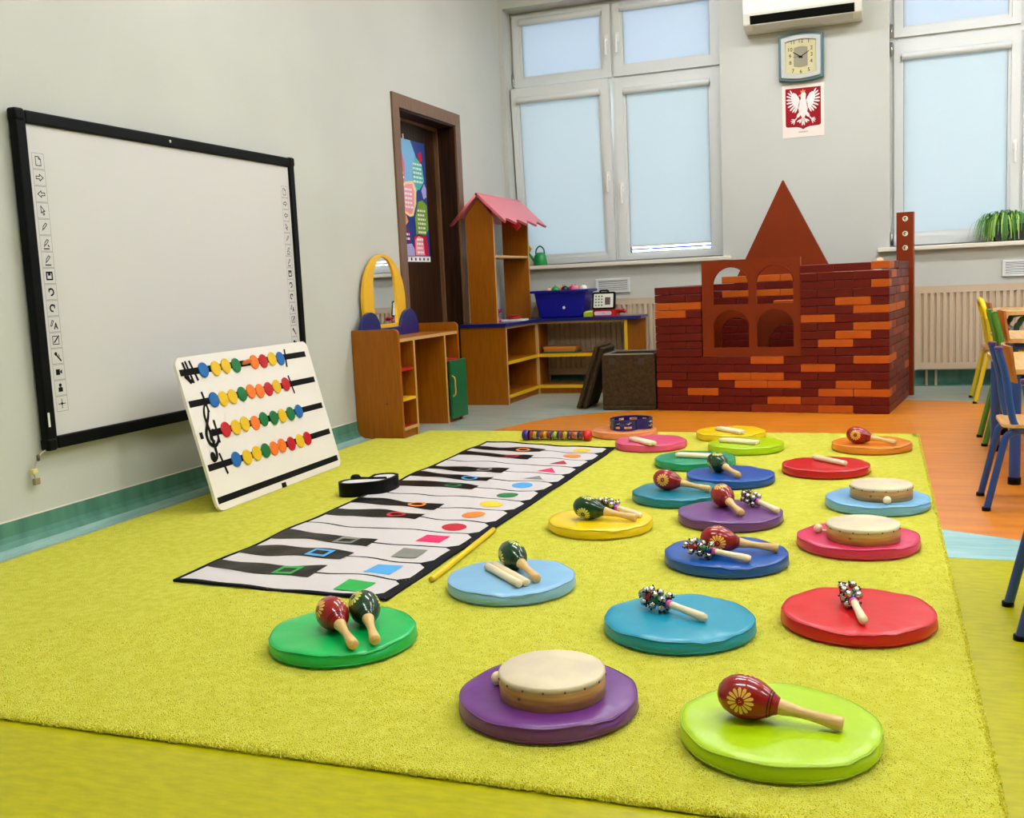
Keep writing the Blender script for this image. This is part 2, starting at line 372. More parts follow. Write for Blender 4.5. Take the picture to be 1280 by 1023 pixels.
# poster on the door (colourful, blocks of illegible text)
PX = XL-.1455
t = thing('wall_poster', 'tall colourful poster with pink, green and blue blobs pinned on the dark door', 'poster', (PX, 6.04, 1.0))
PW, PH = .40, .79
MT = Matrix(((0, 0, 1, 0), (1, 0, 0, 0), (0, 1, 0, 0), (0, 0, 0, 1)))
def pm(n, c): return mat('poster_'+n, c, .35, coat=.2)
MB().box((0, 0, 0), (.0012, PW, PH)).build('sheet', pm('navy', (22, 62, 142)), t)
def patch(poly, c, lvl, nm='print'):
    p = [(max(0, min(1, a))*PW, max(0, min(1, b))*PH) for a, b in poly]
    return shape2d(nm, [p], .0003, pm(c, PC[c]), t, M=MT @ Matrix.Translation((0, 0, .0012+.0004*lvl)))
PC = dict(sky=(120, 180, 225), aqua=(70, 190, 180), pink=(238, 96, 130), lilac=(180, 170, 220), cream=(250, 215, 150), green=(120, 165, 40), dgreen=(30, 110, 90), red=(205, 25, 60), purple=(110, 30, 110), white=(240, 240, 240), orange=(240, 150, 60), rose=(245, 150, 165))
patch([(0, .6), (0, 1), (.45, 1), (.6, .9), (.75, .78), (.7, .62), (.4, .52)], 'sky', 1)
patch([(.45, .72), (.6, .88), (.85, .82), (.92, .68), (.7, .6), (.5, .64)], 'aqua', 2)
patch([(0, .62), (0, .93), (.1, .9), (.2, .8), (.18, .68), (.08, .6)], 'pink', 2)
patch([(.06, .4), (.03, .62), (.2, .655), (.48, .67), (.58, .6), (.55, .48), (.42, .38), (.3, .37)], 'cream', 3)
patch([(.1, .42), (.09, .61), (.22, .635), (.44, .645), (.5, .58), (.47, .48), (.38, .4), (.3, .39)], 'rose', 4)
patch([(.5, .22), (.48, .36), (.62, .5), (.8, .52), (.97, .48), (.98, .28), (.85, .22)], 'green', 2)
patch([(.78, .6), (.9, .66), (.98, .62), (.97, .55), (.85, .53)], 'lilac', 3)
patch([(.7, .9), (.85, .93), (.88, .86), (.78, .82)], 'red', 3)
patch([(.4, .05), (.4, .2), (.55, .235), (.9, .22), (.95, .05)], 'red', 2)
patch([(.44, .055), (.44, .18), (.56, .215), (.74, .2), (.8, .055)], 'rose', 3)
patch([(0, .04), (0, .14), (.3, .15), (.42, .1), (.4, .04)], 'lilac', 2)
patch([(0, .16), (0, .26), (.25, .28), (.3, .2), (.28, .16)], 'purple', 3)
patch([(.0, .32), (.0, .4), (.15, .38), (.22, .33), (.12, .3)], 'orange', 3)
patch([(0, 0), (1, 0), (1, .045), (0, .045)], 'white', 2)
m = MB(); rnd = random.Random(3)
for (a, b, c0, rows) in ((.58, .88, .24, 6), (.14, .44, .44, 5), (.5, .74, .07, 4), (.5, .85, .66, 5), (.05, .25, .18, 2), (.03, .14, .64, 4)):
    for r in range(rows):
        x = a
        while x < b-.03:
            w = rnd.uniform(.03, .09); m.box((.0034, x*PW, (c0+r*.036)*PH), (.0037, min(b, x+w)*PW, (c0+r*.036+.018)*PH)); x += w+.02
m.build('lettering', pm('white', PC['white']), t)
m = MB()
for k in range(6): m.prism(disc((.1+.16*k)*PW, .022*PH, .011, 8), .0022, .0026, 'x')
m.build('logo_row', INK, t)
MB().box((0, .07, PH), (.003, .085, PH+.03)).build('clip', WHITE, t)

# ============================================================ BACK WALL ITEMS
# air conditioner
t = thing('air_conditioner', 'white wall air conditioner above the clock', 'air conditioner', (-.55, YB, 2.485))
prof = [(0, 0), (-.13, 0), (-.185, .03), (-.205, .1), (-.205, .25), (-.18, .285), (0, .285)]
MB().prism(prof, -.385, .385, 'x').build('body', mat('aircon_white', (226, 222, 210), .35), t, .008, 3)
MB().prism([(-.128, -.004), (-.186, .024), (-.188, .029), (-.13, -.0005)], -.33, .33, 'x').build('louvre', mat('aircon_louvre', (206, 204, 194), .4), t, .001)
MB().prism([(-.187, .029), (-.2, .075), (-.2058, .078), (-.2065, .083), (-.2005, .085)][:4], -.34, .34, 'x').build('air_slot', BLACK, t)

# clock
t = thing('wall_clock', 'blue and silver wall clock with cream dial above the eagle poster', 'clock', (-.568, YB, 2.292))
def pill(w, h, b, n=8):
    pts = []
    for i in range(n+1): f = i/n; pts.append((-w+2*w*f, -h-b*math.sin(PI*f)))
    for i in range(n+1): f = i/n; pts.append((w-2*w*f, h+b*math.sin(PI*f)))
    return pts
shape2d('rim', [pill(.143, .142, .017)], .03, mat('clock_blue', (70, 112, 116), .3), t, .006, M=face_y(0, -.022, 0))
shape2d('bezel', [pill(.128, .128, .016), pill(.106, .106, .015)], .012, mat('clock_silver', (180, 182, 176), .3), t, .004, M=face_y(0, -.046, 0))
shape2d('dial', [pill(.107, .107, .015)], .004, mat('clock_cream', (200, 190, 146), .5, spec=.2), t, M=face_y(0, -.044, 0))
shape2d('centre_panel', [pill(.046, .062, .008)], .001, mat('clock_grey', (140, 134, 112), .5), t, M=face_y(0, -.0468, 0))
for s_, x, z in (('12', 0, .104), ('1', .053, .1), ('2', .072, .052), ('3', .072, .008), ('4', .07, -.036), ('5', .053, -.092), ('6', 0, -.1), ('7', -.053, -.092), ('8', -.07, -.036), ('9', -.072, .008), ('10', -.072, .052), ('11', -.053, .1)):
    text('numeral', s_, .036, .0006, INK, t, M=face_y(x, -.0466, z))
def hand(a, l, w, y):
    dx, dz = math.sin(a), math.cos(a)
    MB().prism([(-dx*.014-dz*w, -dz*.014+dx*w), (dx*l*.9-dz*w*.7, dz*l*.9+dx*w*.7), (dx*l, dz*l), (dx*l*.9+dz*w*.7, dz*l*.9-dx*w*.7), (-dx*.014+dz*w, -dz*.014-dx*w)], y, y-.001, 'y').build('clock_hand', INK, t)
hand(math.radians(-56), .064, .0035, -.048); hand(math.radians(58), .07, .003, -.05); hand(math.radians(-88), .055, .0012, -.052)
MB().lathe([(0, 0), (.005, 0), (.005, .008), (0, .008)], 12, 0, face_y(0, -.047, 0)).build('hub', INK, t)

# coat-of-arms poster
t = thing('eagle_poster', 'white paper poster with a crowned white eagle on a red shield', 'poster', (-.559, YB-.001, 1.755))
MB().box((-.141, -.0012, 0), (.141, 0, .36)).build('sheet', mat('poster_paper', (232, 218, 208), .5), t)
RED = mat('shield_red', (150, 6, 24), .6, spec=.2); EW = mat('eagle_white', (240, 222, 218), .5); GOLD = mat('eagle_gold', (225, 150, 70), .4)
sh = [(-.119, .335), (-.119, .085), (-.114, .076), (-.103, .072), (-.045, .07), (-.02, .064), (0, .052), (.02, .064), (.045, .07), (.103, .072), (.114, .076), (.119, .085), (.119, .335)]
shape2d('shield', [sh], .0005, RED, t, M=face_y(0, -.0015, 0))
def ep(pts, lvl=0, mt=EW, nm='eagle', mir=False):
    return [pts] + ([[(-x, z) for x, z in pts]] if mir else [])
eag = []
def feather(x0, z0, x1, z1, w):
    dx, dz = x1-x0, z1-z0; L = math.hypot(dx, dz); nx, nz = -dz/L*w, dx/L*w
    return [(x0-nx*.5, z0-nz*.5), (x0+dx*.6-nx, z0+dz*.6-nz), (x0+dx*.9-nx*.7, z0+dz*.9-nz*.7), (x1, z1), (x0+dx*.9+nx*.7, z0+dz*.9+nz*.7), (x0+dx*.6+nx, z0+dz*.6+nz), (x0+nx*.5, z0+nz*.5)]
body = [(-.008, .30), (-.018, .285), (-.014, .262), (-.028, .235), (-.034, .2), (-.026, .165), (-.012, .14), (0, .125), (.012, .14), (.026, .165), (.034, .2), (.028, .235), (.018, .26), (.02, .29), (.012, .305)]
wing = [(.02, .245), (.03, .272), (.045, .295), (.062, .305), (.075, .3), (.082, .27), (.07, .225), (.05, .2), (.03, .195)]
eag.append((body, 1))
for sx in (1, -1):
    eag.append(([(x*sx, z) for x, z in wing], 1))
    for (ax, az, bx, bz, w) in ((.066, .285, .088, .325, .005), (.068, .28, .103, .308, .005), (.068, .268, .112, .286, .0055), (.066, .255, .115, .26, .006), (.062, .243, .113, .235, .006), (.056, .232, .104, .208, .006), (.05, .222, .09, .185, .006), (.043, .213, .073, .172, .006), (.036, .207, .056, .168, .0055)):
        eag.append(([(x*sx, z) for x, z in feather(ax, az, bx, bz, w)], 2))
    for f in (feather(.016, .175, .04, .135, .011), feather(.036, .142, .056, .118, .004), feather(.054, .12, .085, .112, .0035), feather(.054, .12, .08, .097, .0035), feather(.054, .12, .066, .088, .0035), feather(.054, .122, .08, .126, .003)):
        eag.append(([(x*sx, z) for x, z in f], 3))
    for f in (feather(.004, .135, .026, .095, .006), feather(.01, .125, .042, .105, .005), feather(0, .13, .008, .078, .006)):
        eag.append(([(x*sx, z) for x, z in f], 4))
m = MB()
for p, l in eag:
    a = sum(p[i][0]*p[(i+1) % len(p)][1]-p[(i+1) % len(p)][0]*p[i][1] for i in range(len(p)))
    if a < 0: p = p[::-1]
    m.prism(p, -.0018-.0001*l, -.0019-.0001*l, 'y')
m.build('eagle', EW, t)
m = MB(); m.prism([(-.012, .3), (-.018, .318), (-.008, .31), (0, .326), (.006, .311), (.016, .32), (.012, .302)], -.0024, -.0027, 'y'); m.prism([(-.016, .292), (-.03, .284), (-.028, .276), (-.015, .28)], -.0024, -.0027, 'y')
m.build('crown_and_beak', GOLD, t)
text('caption', 'GODŁO', .014, .0004, INK, t, M=face_y(0, -.0015, .035), sx=1.3)

# vents
def vent(x0, label):
    t = thing('wall_vent', label, 'vent', (x0, YB, .725), 0)
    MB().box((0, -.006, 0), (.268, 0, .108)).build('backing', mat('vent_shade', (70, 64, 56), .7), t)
    m = MB().box((0, -.016, 0), (.268, -.006, .016)).box((0, -.016, .092), (.268, -.006, .108)).box((0, -.016, .016), (.02, -.006, .092)).box((.248, -.016, .016), (.268, -.006, .092))
    m.build('frame', PVC, t, .002)
    for k in range(7):
        MB().box((.02, -.013, 0), (.248, -.011, .0065), M=Matrix.Translation((0, 0, .019+.0105*k)) @ Matrix.Translation((0, -.01, 0)) @ Matrix.Rotation(-.6, 4, 'X') @ Matrix.Translation((0, .01, 0))).build('slat', PVC, t)
vent(-2.098, 'white slatted wall vent above the toy till'); vent(.712, 'white slatted wall vent under the hanging plant')

# radiators
def radiator(x0, x1, label):
    t = thing('radiator', label, 'radiator', (x0, 7.49, .118)); w = x1-x0; h = .556
    m = MB(); p = .0405; k = int((w-.03)/p); n0 = (w-k*p)/2; vs = []
    pr = []
    for i in range(k):
        a = n0+i*p; pr += [(a, 0), (a+.022, 0), (a+.026, .015), (a+.036, .015), (a+p, 0)]
    mb = MB(); z0, z1 = .045, h-.04
    V = [(a, b, z0) for a, b in pr]+[(a, b, z1) for a, b in pr]; K = len(pr)
    mb.add(V, [(i, i+1, i+1+K, i+K) for i in range(K-1)], 0, False)
    mb.box((0, -.001, 0), (w, .018, z0)).box((0, -.001, z1), (w, .018, h)).box((0, -.001, z0), (n0, .012, z1)).box((w-n0, -.001, z0), (w, .012, z1))
    mb.build('front_panel', RAD, t)
    MB().box((0, .088, 0), (w, .1, h)).build('rear_panel', RAD, t, .002)
    MB().box((-.003, -.003, .02), (.0, .1, h)).box((w, -.003, .02), (w+.003, .1, h)).build('side_cover', RAD, t)
    m = MB().box((0, -.002, h), (w, .004, h+.006)).box((0, .094, h), (w, .1, h+.006))
    for i in range(int(w/.02)): m.box((i*.02+.002, .004, h-.002), (i*.02+.006, .094, h+.004))
    m.build('top_grille', RAD, t)
    m = MB().box((-.002, .02, .02), (.004, .08, .5))
    MB().tube([(.08, .05, .03), (.08, .05, -.1179)], .009).tube([(.14, .05, .03), (.14, .05, -.1179)], .009).build('pipe', RAD, t)
radiator(-2.62, -1.2, 'cream panel radiator behind the corner shelf under the left window')
radiator(.164, 1.62, 'cream panel radiator under the right window')
t = thing('pipe_cover', 'slim white pipe leaning between brick castle and right radiator', 'pipe', (0, 0, 0))
MB().tube([(.092, 7.43, .0), (.155, 7.47, .70)], .008, 8).build('tube', RAD, t)

# plant on the right sill
t = thing('spider_plant', 'spider plant with arching green leaves in dark trough on right window sill', 'plant', (.79, 7.65, .957))
MB().prism([(-.115, 0), (.25, 0), (.27, .11), (-.135, .11)], -.065, .065, 'y').build('planter', mat('dark_planter', (34, 36, 36), .5), t, .004)
MB().box((-.125, -.055, .108), (.26, .055, .113)).build('soil', mat('soil', (40, 28, 18), .9), t)
shape2d('flower_emblem', [disc(-.055, .055, .017, 12)], .002, mat('emblem_red', (150, 40, 20), .5), t, M=face_y(0, -.0665, 0))
m = MB(); rnd = random.Random(5)
for i in range(430):
    cx = rnd.choice((-.09, -.06, 0, .08, .16, .22))+rnd.uniform(-.03, .03); a = rnd.uniform(0, 2*PI); R_ = rnd.uniform(.06, .15); hh = rnd.uniform(.04, .1)
    if rnd.random() < .55: a = rnd.uniform(PI*.8, PI*1.6); hh *= .8; R_ *= 1.1
    if i > 300: cx = rnd.uniform(-.13, -.04)
    dx, dy = math.cos(a)*R_, math.sin(a)*R_*.62
    if dy > .06: dy = .06
    ends = rnd.uniform(-.10, -.02) if R_ > .085 else rnd.uniform(-.03, .06)
    pts = smooth([(cx, rnd.uniform(-.03, .03), .11), (cx+dx*.45, dy*.45, .11+hh), (cx+dx*.85, dy*.85, .11+hh*.6), (cx+dx*1.05, dy*1.1, .11+min(0, ends)-.01)], 3)
    wv = Vector((-math.sin(a), math.cos(a), 0)); V = []; n = len(pts)
    for j, p in enumerate(pts):
        w = .0036*math.sin(PI*(.15+.85*(1-j/(n-1))))+.0004; q = Vector(p); V += [tuple(q-wv*w), tuple(q+wv*w)]
    m.add(V, [(2*j, 2*j+1, 2*j+3, 2*j+2) for j in range(n-1)], rnd.choice((0, 0, 1)), True)
m.build('foliage', [mat('leaf_green', (66, 122, 34), .45), mat('leaf_pale', (150, 190, 70), .45)], t, kind='stuff')

# watering can and yellow scoop on left sill
t = thing('watering_can', 'small green toy watering can on left window sill', 'watering can', (-2.545, 7.62, .957))
GC = mat('green_toy_plastic', (20, 140, 66), .35)
MB().lathe([(0, 0), (.05, 0), (.054, .01), (.046, .075), (.03, .1), (0, .1)], 24).build('body', GC, t)
MB().tube(smooth([(-.035, 0, .085), (-.03, 0, .125), (0, 0, .15), (.03, 0, .125), (.035, 0, .085)], 5), .006, 8).build('handle', mat('dark_green_plastic', (16, 84, 60), .4), t)
MB().tube([(-.04, -.01, .03), (-.085, -.025, .1)], [.012, .008], 8).lathe([(0, 0), (.008, 0), (.018, .012), (0, .012)], 12, 0, Matrix.Translation((-.085, -.025, .1)) @ Matrix.Rotation(-.6, 4, 'Y')).build('spout', GC, t)
YT = mat('yellow_toy_plastic', (236, 190, 30), .35)
t = thing('toy_flower', 'small yellow toy flower on left sill beside the watering can', 'toy', (-2.64, 7.63, .957))
MB().tube([(0, 0, 0), (0, 0, .12)], .004, 6).lathe([(0, 0), (.022, 0), (.018, .012), (0, .012)], 14).build('stem', YT, t)
m = MB()
for k in range(6): a = k*PI/3; m.sphere((.016*math.cos(a), 0, .135+.016*math.sin(a)), .011, 8)
m.build('petals', YT, t)

# ============================================================ WHITEBOARD
t = thing('interactive_whiteboard', 'large whiteboard with black frame and icon strips on left wall', 'whiteboard', (XL, 0, 0))
y0, y1, z0, z1 = 2.745, 4.475, .318, 1.487; X0 = .0; X1 = .045
FR = MB()
w_ = .045
FR.box((.01, y0, z0), (X1, y0+w_, z1)).box((.01, y1-w_, z0), (X1, y1, z1)).box((.01, y0+w_, z0), (X1, y1-w_, z0+w_)).box((.01, y0+w_, z1-w_), (X1, y1-w_, z1))
FR.build('frame', BLACK, t, .006, 3)
for yy in (y0-.004, y1-w_+.004):
    for zz in (z0-.004, z1-w_+.004): MB().box((.008, yy, zz), (X1+.004, yy+w_, zz+w_)).build('corner_cap', BLACK, t, .01, 3)
MB().box((.0, y0+.02, z0+.02), (.034, y1-.02, z1-.02)).build('writing_surface', BOARDW, t)
MB().lathe([(0, 0), (.006, 0), (.006, .002), (0, .002)], 12, 0, Matrix.Translation((X1, 3.54, z1-.022)) @ Matrix.Rotation(PI/2, 4, 'Y')).build('indicator', WHITE, t)
MB().box((X1+.002, y0+.006, .40), (X1+.006, y0+.012, .45)).build('side_label', WHITE, t)
def stroke(m, pts, w, M, closed=False, mi=0):
    P = pts+[pts[0]] if closed else pts
    for a, b in zip(P, P[1:]):
        dx, dy = b[0]-a[0], b[1]-a[1]; L = math.hypot(dx, dy) or 1; nx, ny = -dy/L*w/2, dx/L*w/2; ex, ey = dx/L*w/2, dy/L*w/2
        V = [(a[0]-nx-ex, a[1]-ny-ey, 0), (b[0]-nx+ex, b[1]-ny+ey, 0), (b[0]+nx+ex, b[1]+ny+ey, 0), (a[0]+nx-ex, a[1]+ny-ey, 0)]
        m.add(V, [(0, 1, 2, 3)], mi, False, M)
def fill(m, pts, M, mi=0): m.add([(a, b, 0) for a, b in pts], [tuple(range(len(pts)))], mi, False, M)
def arcp(cx, cy, r, a0, a1, n=8): return [(cx+r*math.cos(a0+(a1-a0)*i/n), cy+r*math.sin(a0+(a1-a0)*i/n)) for i in range(n+1)]
def glyph(m, k, M):
    s = lambda p, w=.05, c=False: stroke(m, p, w, M, c)
    if k == 0: s([(-.2, -.27), (-.2, .27), (.05, .27), (.2, .12), (.2, -.27)], c=True); s([(.05, .27), (.05, .12), (.2, .12)])
    elif k in (1, 2):
        q = 1 if k == 1 else -1
        s([(-.28*q, .08), (0, .08), (0, .2), (.28*q, 0), (0, -.2), (0, -.08), (-.28*q, -.08)], c=True)
    elif k == 3: s([(-.15, .28), (-.15, -.15), (-.05, -.07), (.03, -.27), (.1, -.23), (.03, -.03), (.15, -.03)], c=True)
    elif k in (4, 5, 6):
        s([(-.15, -.15), (-.1, .05), (.1, .25), (.2, .17), (.0, -.05)], c=True); s([(-.15, -.15), (-.18, -.2)])
        if k > 4: s([(-.2, -.33), (.2, -.33)], .07)
        if k == 5: s([(.15, -.12), (.2, -.18)], .08)
    elif k == 7: s([(-.22, -.22), (-.22, .22), (.22, .22), (.22, -.22)], .1, True); fill(m, [(-.1, .22), (-.1, .02), (.1, .02), (.1, .22)], M)
    elif k == 8: s(arcp(0, 0, .2, -PI*.5, PI*.8), .1); s([(-.16, .02), (-.16, .17), (-.02, .17)], .08)
    elif k == 9: s(arcp(0, 0, .2, PI*.2, PI*1.5), .1); s([(.16, .02), (.16, .17), (.02, .17)], .08)
    elif k == 10: s([(-.3, -.1), (-.15, .25), (-.05, .2), (-.2, -.1)], c=True); s([(.0, -.28), (.12, .05), (.24, -.28)], .08); s([(.05, -.17), (.2, -.17)], .06)
    elif k == 11: s([(-.25, -.25), (-.25, .25), (.12, .25)]); s([(.25, .12), (.25, -.25), (-.25, -.25)]); s([(-.12, -.12), (.25, .25)], .09)
    elif k == 12: fill(m, disc(-.12, .15, .12, 8), M); s([(-.05, .05), (.25, -.28)], .11); s([(.1, .1), (.16, -.02)], .05)
    elif k == 13: fill(m, [(-.25, -.18), (-.25, .18), (.08, .18), (.08, -.18)][::-1], M); fill(m, [(.1, -.04), (.25, -.15), (.25, .15), (.1, .05)], M)
    elif k == 14: fill(m, disc(0, .17, .12, 10), M); fill(m, [(-.18, -.25), (.18, -.25), (.18, .0), (.08, .05), (-.08, .05), (-.18, 0)], M)
    else: s([(0, -.28), (0, .28)], .05); s([(-.28, 0), (.28, 0)], .05); fill(m, [(.12, 0), (0, .12), (-.12, 0), (0, -.12)], M)
for yc in (2.836, 4.385):
    m = MB(); s = .0565
    for k in range(16):
        M = face_x(.0345, yc, 1.32-k*s) @ Matrix.Diagonal((s, s, s, 1))
        stroke(m, [(-.47, -.47), (.47, -.47), (.47, .47), (-.47, .47)], .025, M, True, 1); glyph(m, k, M)
    m.build('icon_strip', [INK, INKG], t)

# cable below the board
t = thing('hanging_cable', 'short cable with white plug hanging below the whiteboard corner', 'cable', (XL, 2.70, 0))
MB().tube(smooth([(.03, .06, .325), (.028, .03, .312), (.022, .006, .285), (.02, -.008, .25), (.02, -.004, .225)], 5), .003, 6).build('cord', mat('grey_cord', (170, 165, 150), .5), t)
MB().box((.012, -.018, .245), (.028, .004, .262)).build('connector', mat('yellowed_plastic', (226, 206, 140), .5), t, .003)
MB().box((.012, -.012, .205), (.026, .012, .228)).build('plug', mat('brass_plug', (150, 130, 100), .4), t, .002)
MB().lathe([(0, 0), (.006, .004), (.006, .02), (0, .024)], 10, 0, Matrix.Translation((.025, .012, .285))).build('ferrite', mat('dark_bead', (90, 70, 50), .4), t)

# ============================================================ MUSIC STAVE BOARD
BYAW, BT, BW_, BH_ = -.032, .245, .995, .608
dv = Vector((math.sin(BYAW), math.cos(BYAW), 0)); nv = Vector((-math.cos(BYAW), math.sin(BYAW), 0)); uvv = nv*math.sin(BT)+Vector((0, 0, math.cos(BT))); fn = dv.cross(uvv)
t = thing('music_board', 'white magnetic stave board with coloured note dots standing on the rug edge', 'board', (-2.39, 3.177, .012))
MM = Matrix(((dv.x, uvv.x, fn.x, 0), (dv.y, uvv.y, fn.y, 0), (dv.z, uvv.z, fn.z, 0), (0, 0, 0, 1)))
shape2d('panel', [rrect(0, 0, BW_, BH_, .035)], .012, mat('board_enamel', (232, 224, 214), .3), t, M=MM @ Matrix.Translation((0, 0, -.006)))
US = [.548, .424, .298, .171, .041]
for k, u_ in enumerate(US):
    m = MB()
    if k == 2: m.box((.02, u_-.013, .0002), (.04, u_+.013, .0008), M=MM).box((.085, u_-.013, .0002), (.972, u_+.013, .0008), M=MM)
    else: m.box((.012, u_-.013, .0002), (.972 if k else .955, u_+.013, .0008), M=MM)
    m.build('stave_line', INK, t)
for a, b in (((.045, .582), (.058, .512)), ((.062, .585), (.078, .508)), ((.088, .585), (.108, .515)), ((.785, .578), (.768, .508)), ((.755, .458), (.765, .385)), ((.108, .458), (.117, .385)), ((.131, .34), (.129, .26)), ((.105, .21), (.121, .135))):
    m = MB(); stroke(m, [a, b], .012, MM @ Matrix.Translation((0, 0, .0012))); m.build('bar_mark', INK, t)
m = MB()
stroke(m, [(.04, .53), (.06, .51), (.075, .512)], .016, MM @ Matrix.Translation((0, 0, .0011)))
m.build('bar_mark', INK, t)
clef = smooth([(.062, .222, 0), (.05, .205, 0), (.062, .192, 0), (.084, .205, 0), (.09, .235, 0), (.088, .28, 0), (.084, .33, 0), (.082, .37, 0), (.095, .402, 0), (.112, .41, 0), (.113, .385, 0), (.1, .36, 0), (.078, .33, 0), (.06, .295, 0), (.066, .262, 0), (.095, .248, 0), (.122, .265, 0), (.126, .29, 0), (.108, .31, 0), (.088, .3, 0), (.082, .28, 0), (.092, .266, 0)], 5)
m = MB(); n = len(clef)
for i in range(n-1): stroke(m, [clef[i][:2], clef[i+1][:2]], .006+.009*abs(math.sin(i*.07)), MM @ Matrix.Translation((0, 0, .0014+.00001*i)))
fill(m, disc(.06, .212, .016, 14), MM @ Matrix.Translation((0, 0, .003)))
m.build('treble_clef', INK, t)
DC = dict(b=('blue', (18, 98, 168)), y=('yellow', (226, 182, 22)), g=('green', (8, 110, 52)), o=('orange', (240, 118, 34)), r=('red', (190, 18, 28)))
rows = [('byygoory b'.replace(' ', ''), [.157, .239, .31, .382, .453, .52, .589, .662, .729]), ('byygooryr', [.168, .229, .294, .365, .432, .499, .567, .635, .712]), ('ryyoggygb', [.187, .257, .323, .397, .465, .543, .612, .681, .753]), ('byygooryr', [.197, .273, .345, .413, .477, .542, .617, .692, .757])]
dotme = {}
for k, (cs, xs) in enumerate(rows):
    for j, (c, x) in enumerate(zip(cs, xs)):
        nm, rgb = DC[c]
        if nm not in dotme:
            o = MB().lathe([(0, .0), (.031, .0), (.031, .003), (.029, .005), (0, .005)], 24, sm=False).build('note_dot', mat('dot_'+nm, rgb, .35), t); dotme[nm] = o.data
        else: o = link('note_dot', dotme[nm], t)
        o['label'] = nm+' round note dot'
        tw = MM @ Matrix.Translation((x, US[k]+random.uniform(-.004, .004), .002))
        if k == 0 and j == 4: tw = tw @ Matrix.Rotation(1.1, 4, 'X')@ Matrix.Translation((0, .01, 0))@ Matrix.Diagonal((1, .6, 1, 1))
        o.matrix_local = tw
MB().box((-.014, .0, -.012), (.014, .02, .006), M=MM @ Matrix.Translation((.474, .0, .0))).build('clip', BLACK, t, .002)
m = MB().tube([(-.145, .5, .44), (-.30, .5, .004)], .008, 8).tube([(-.145, .42, .44), (-.145, .58, .44)], .006, 6)
m.build('rear_prop', STEEL, t)

# ============================================================ RUG
RZ = .010
RUGM = mat('lime_carpet_pile', (238, 234, 96), .95, c2=(226, 220, 72), vscale=45, bump=1.0, bscale=320, spec=.1, detail=8)
rx0, rx1, ry0, ry1 = -2.69, .155, 1.47, 5.31
m = MB(); nx, ny = 150, 200; V = []; rnd = random.Random(11)
for j in range(ny+1):
    for i in range(nx+1):
        x = rx0+(rx1-rx0)*i/nx; y = ry0+(ry1-ry0)*j/ny; z = RZ-.0008+rnd.uniform(-.0006, .0006)
        if x < -2.49 and y > 4.985: z = .0061
        if i in (0, nx) or j in (0, ny): z = .004
        if i == nx: x += .03*(1-(j/ny))+.002*rnd.uniform(-1, 1)-.02
        elif i == nx-1: x += .03*(1-(j/ny))-.02
        if j == 0: y += .003*rnd.uniform(-1, 1)
        V.append((x, y, z))
F = [(j*(nx+1)+i, j*(nx+1)+i+1, (j+1)*(nx+1)+i+1, (j+1)*(nx+1)+i) for j in range(ny) for i in range(nx) if not (rx0+(rx1-rx0)*i/nx < -2.50 and ry0+(ry1-ry0)*j/ny > 4.98)]
m.add(V, F, 0, True)
rug = tag(m.build('rug', RUGM), 'large lime green carpet rug under the cushions and piano mat', 'rug')
m = MB()     # underside and bound edge
m.prism([(rx0+.002, ry0+.004), (rx1+.002, ry0+.004), (rx1-.024, ry1-.002), (-2.485, ry1-.002), (-2.485, 4.975), (rx0+.002, 4.975)], .0022, .0052)
m.build('backing', mat('rug_backing', (92, 92, 30), .9), rug)
m = MB(); rnd = random.Random(2)     # real tufts where the pile can be told apart
def tuft(x, y, z, h, w, mi):
    a = rnd.uniform(0, 2*PI); dx, dy = math.cos(a)*w, math.sin(a)*w; lx, ly = rnd.uniform(-.004, .004), rnd.uniform(-.004, .004)
    m.add([(x-dx, y-dy, z), (x+dx, y+dy, z), (x+lx, y+ly, z+h)], [(0, 1, 2)], mi)
for i in range(90000):
    f = rnd.random()**1.6; y = ry0+.004+f*1.7; x = rnd.uniform(rx0+.7, rx1+.005-.008*f*2)
    if x < -1.9+.2*(y-1.5) and y > 2.0: continue
    tuft(x, y, RZ-.002, rnd.uniform(.0025, .0045), .0016, rnd.choice((0, 0, 1)))
for i in range(9000): tuft(rnd.uniform(rx0, rx1+.01), ry0+rnd.uniform(-.003, .006), rnd.uniform(.003, .008), .005, .002, rnd.choice((0, 0, 1)))
for i in range(6000):
    y = rnd.uniform(ry0, ry1); tuft(rx1-.02+.03*(1-(y-ry0)/(ry1-ry0))+rnd.uniform(-.005, .002), y, rnd.uniform(.003, .008), .004, .002, rnd.choice((0, 0, 1)))
m.build('pile', [mat('pile_light', (240, 236, 100), .95, spec=.1), mat('pile_dark', (224, 216, 70), .95, spec=.1)], rug, kind='stuff')

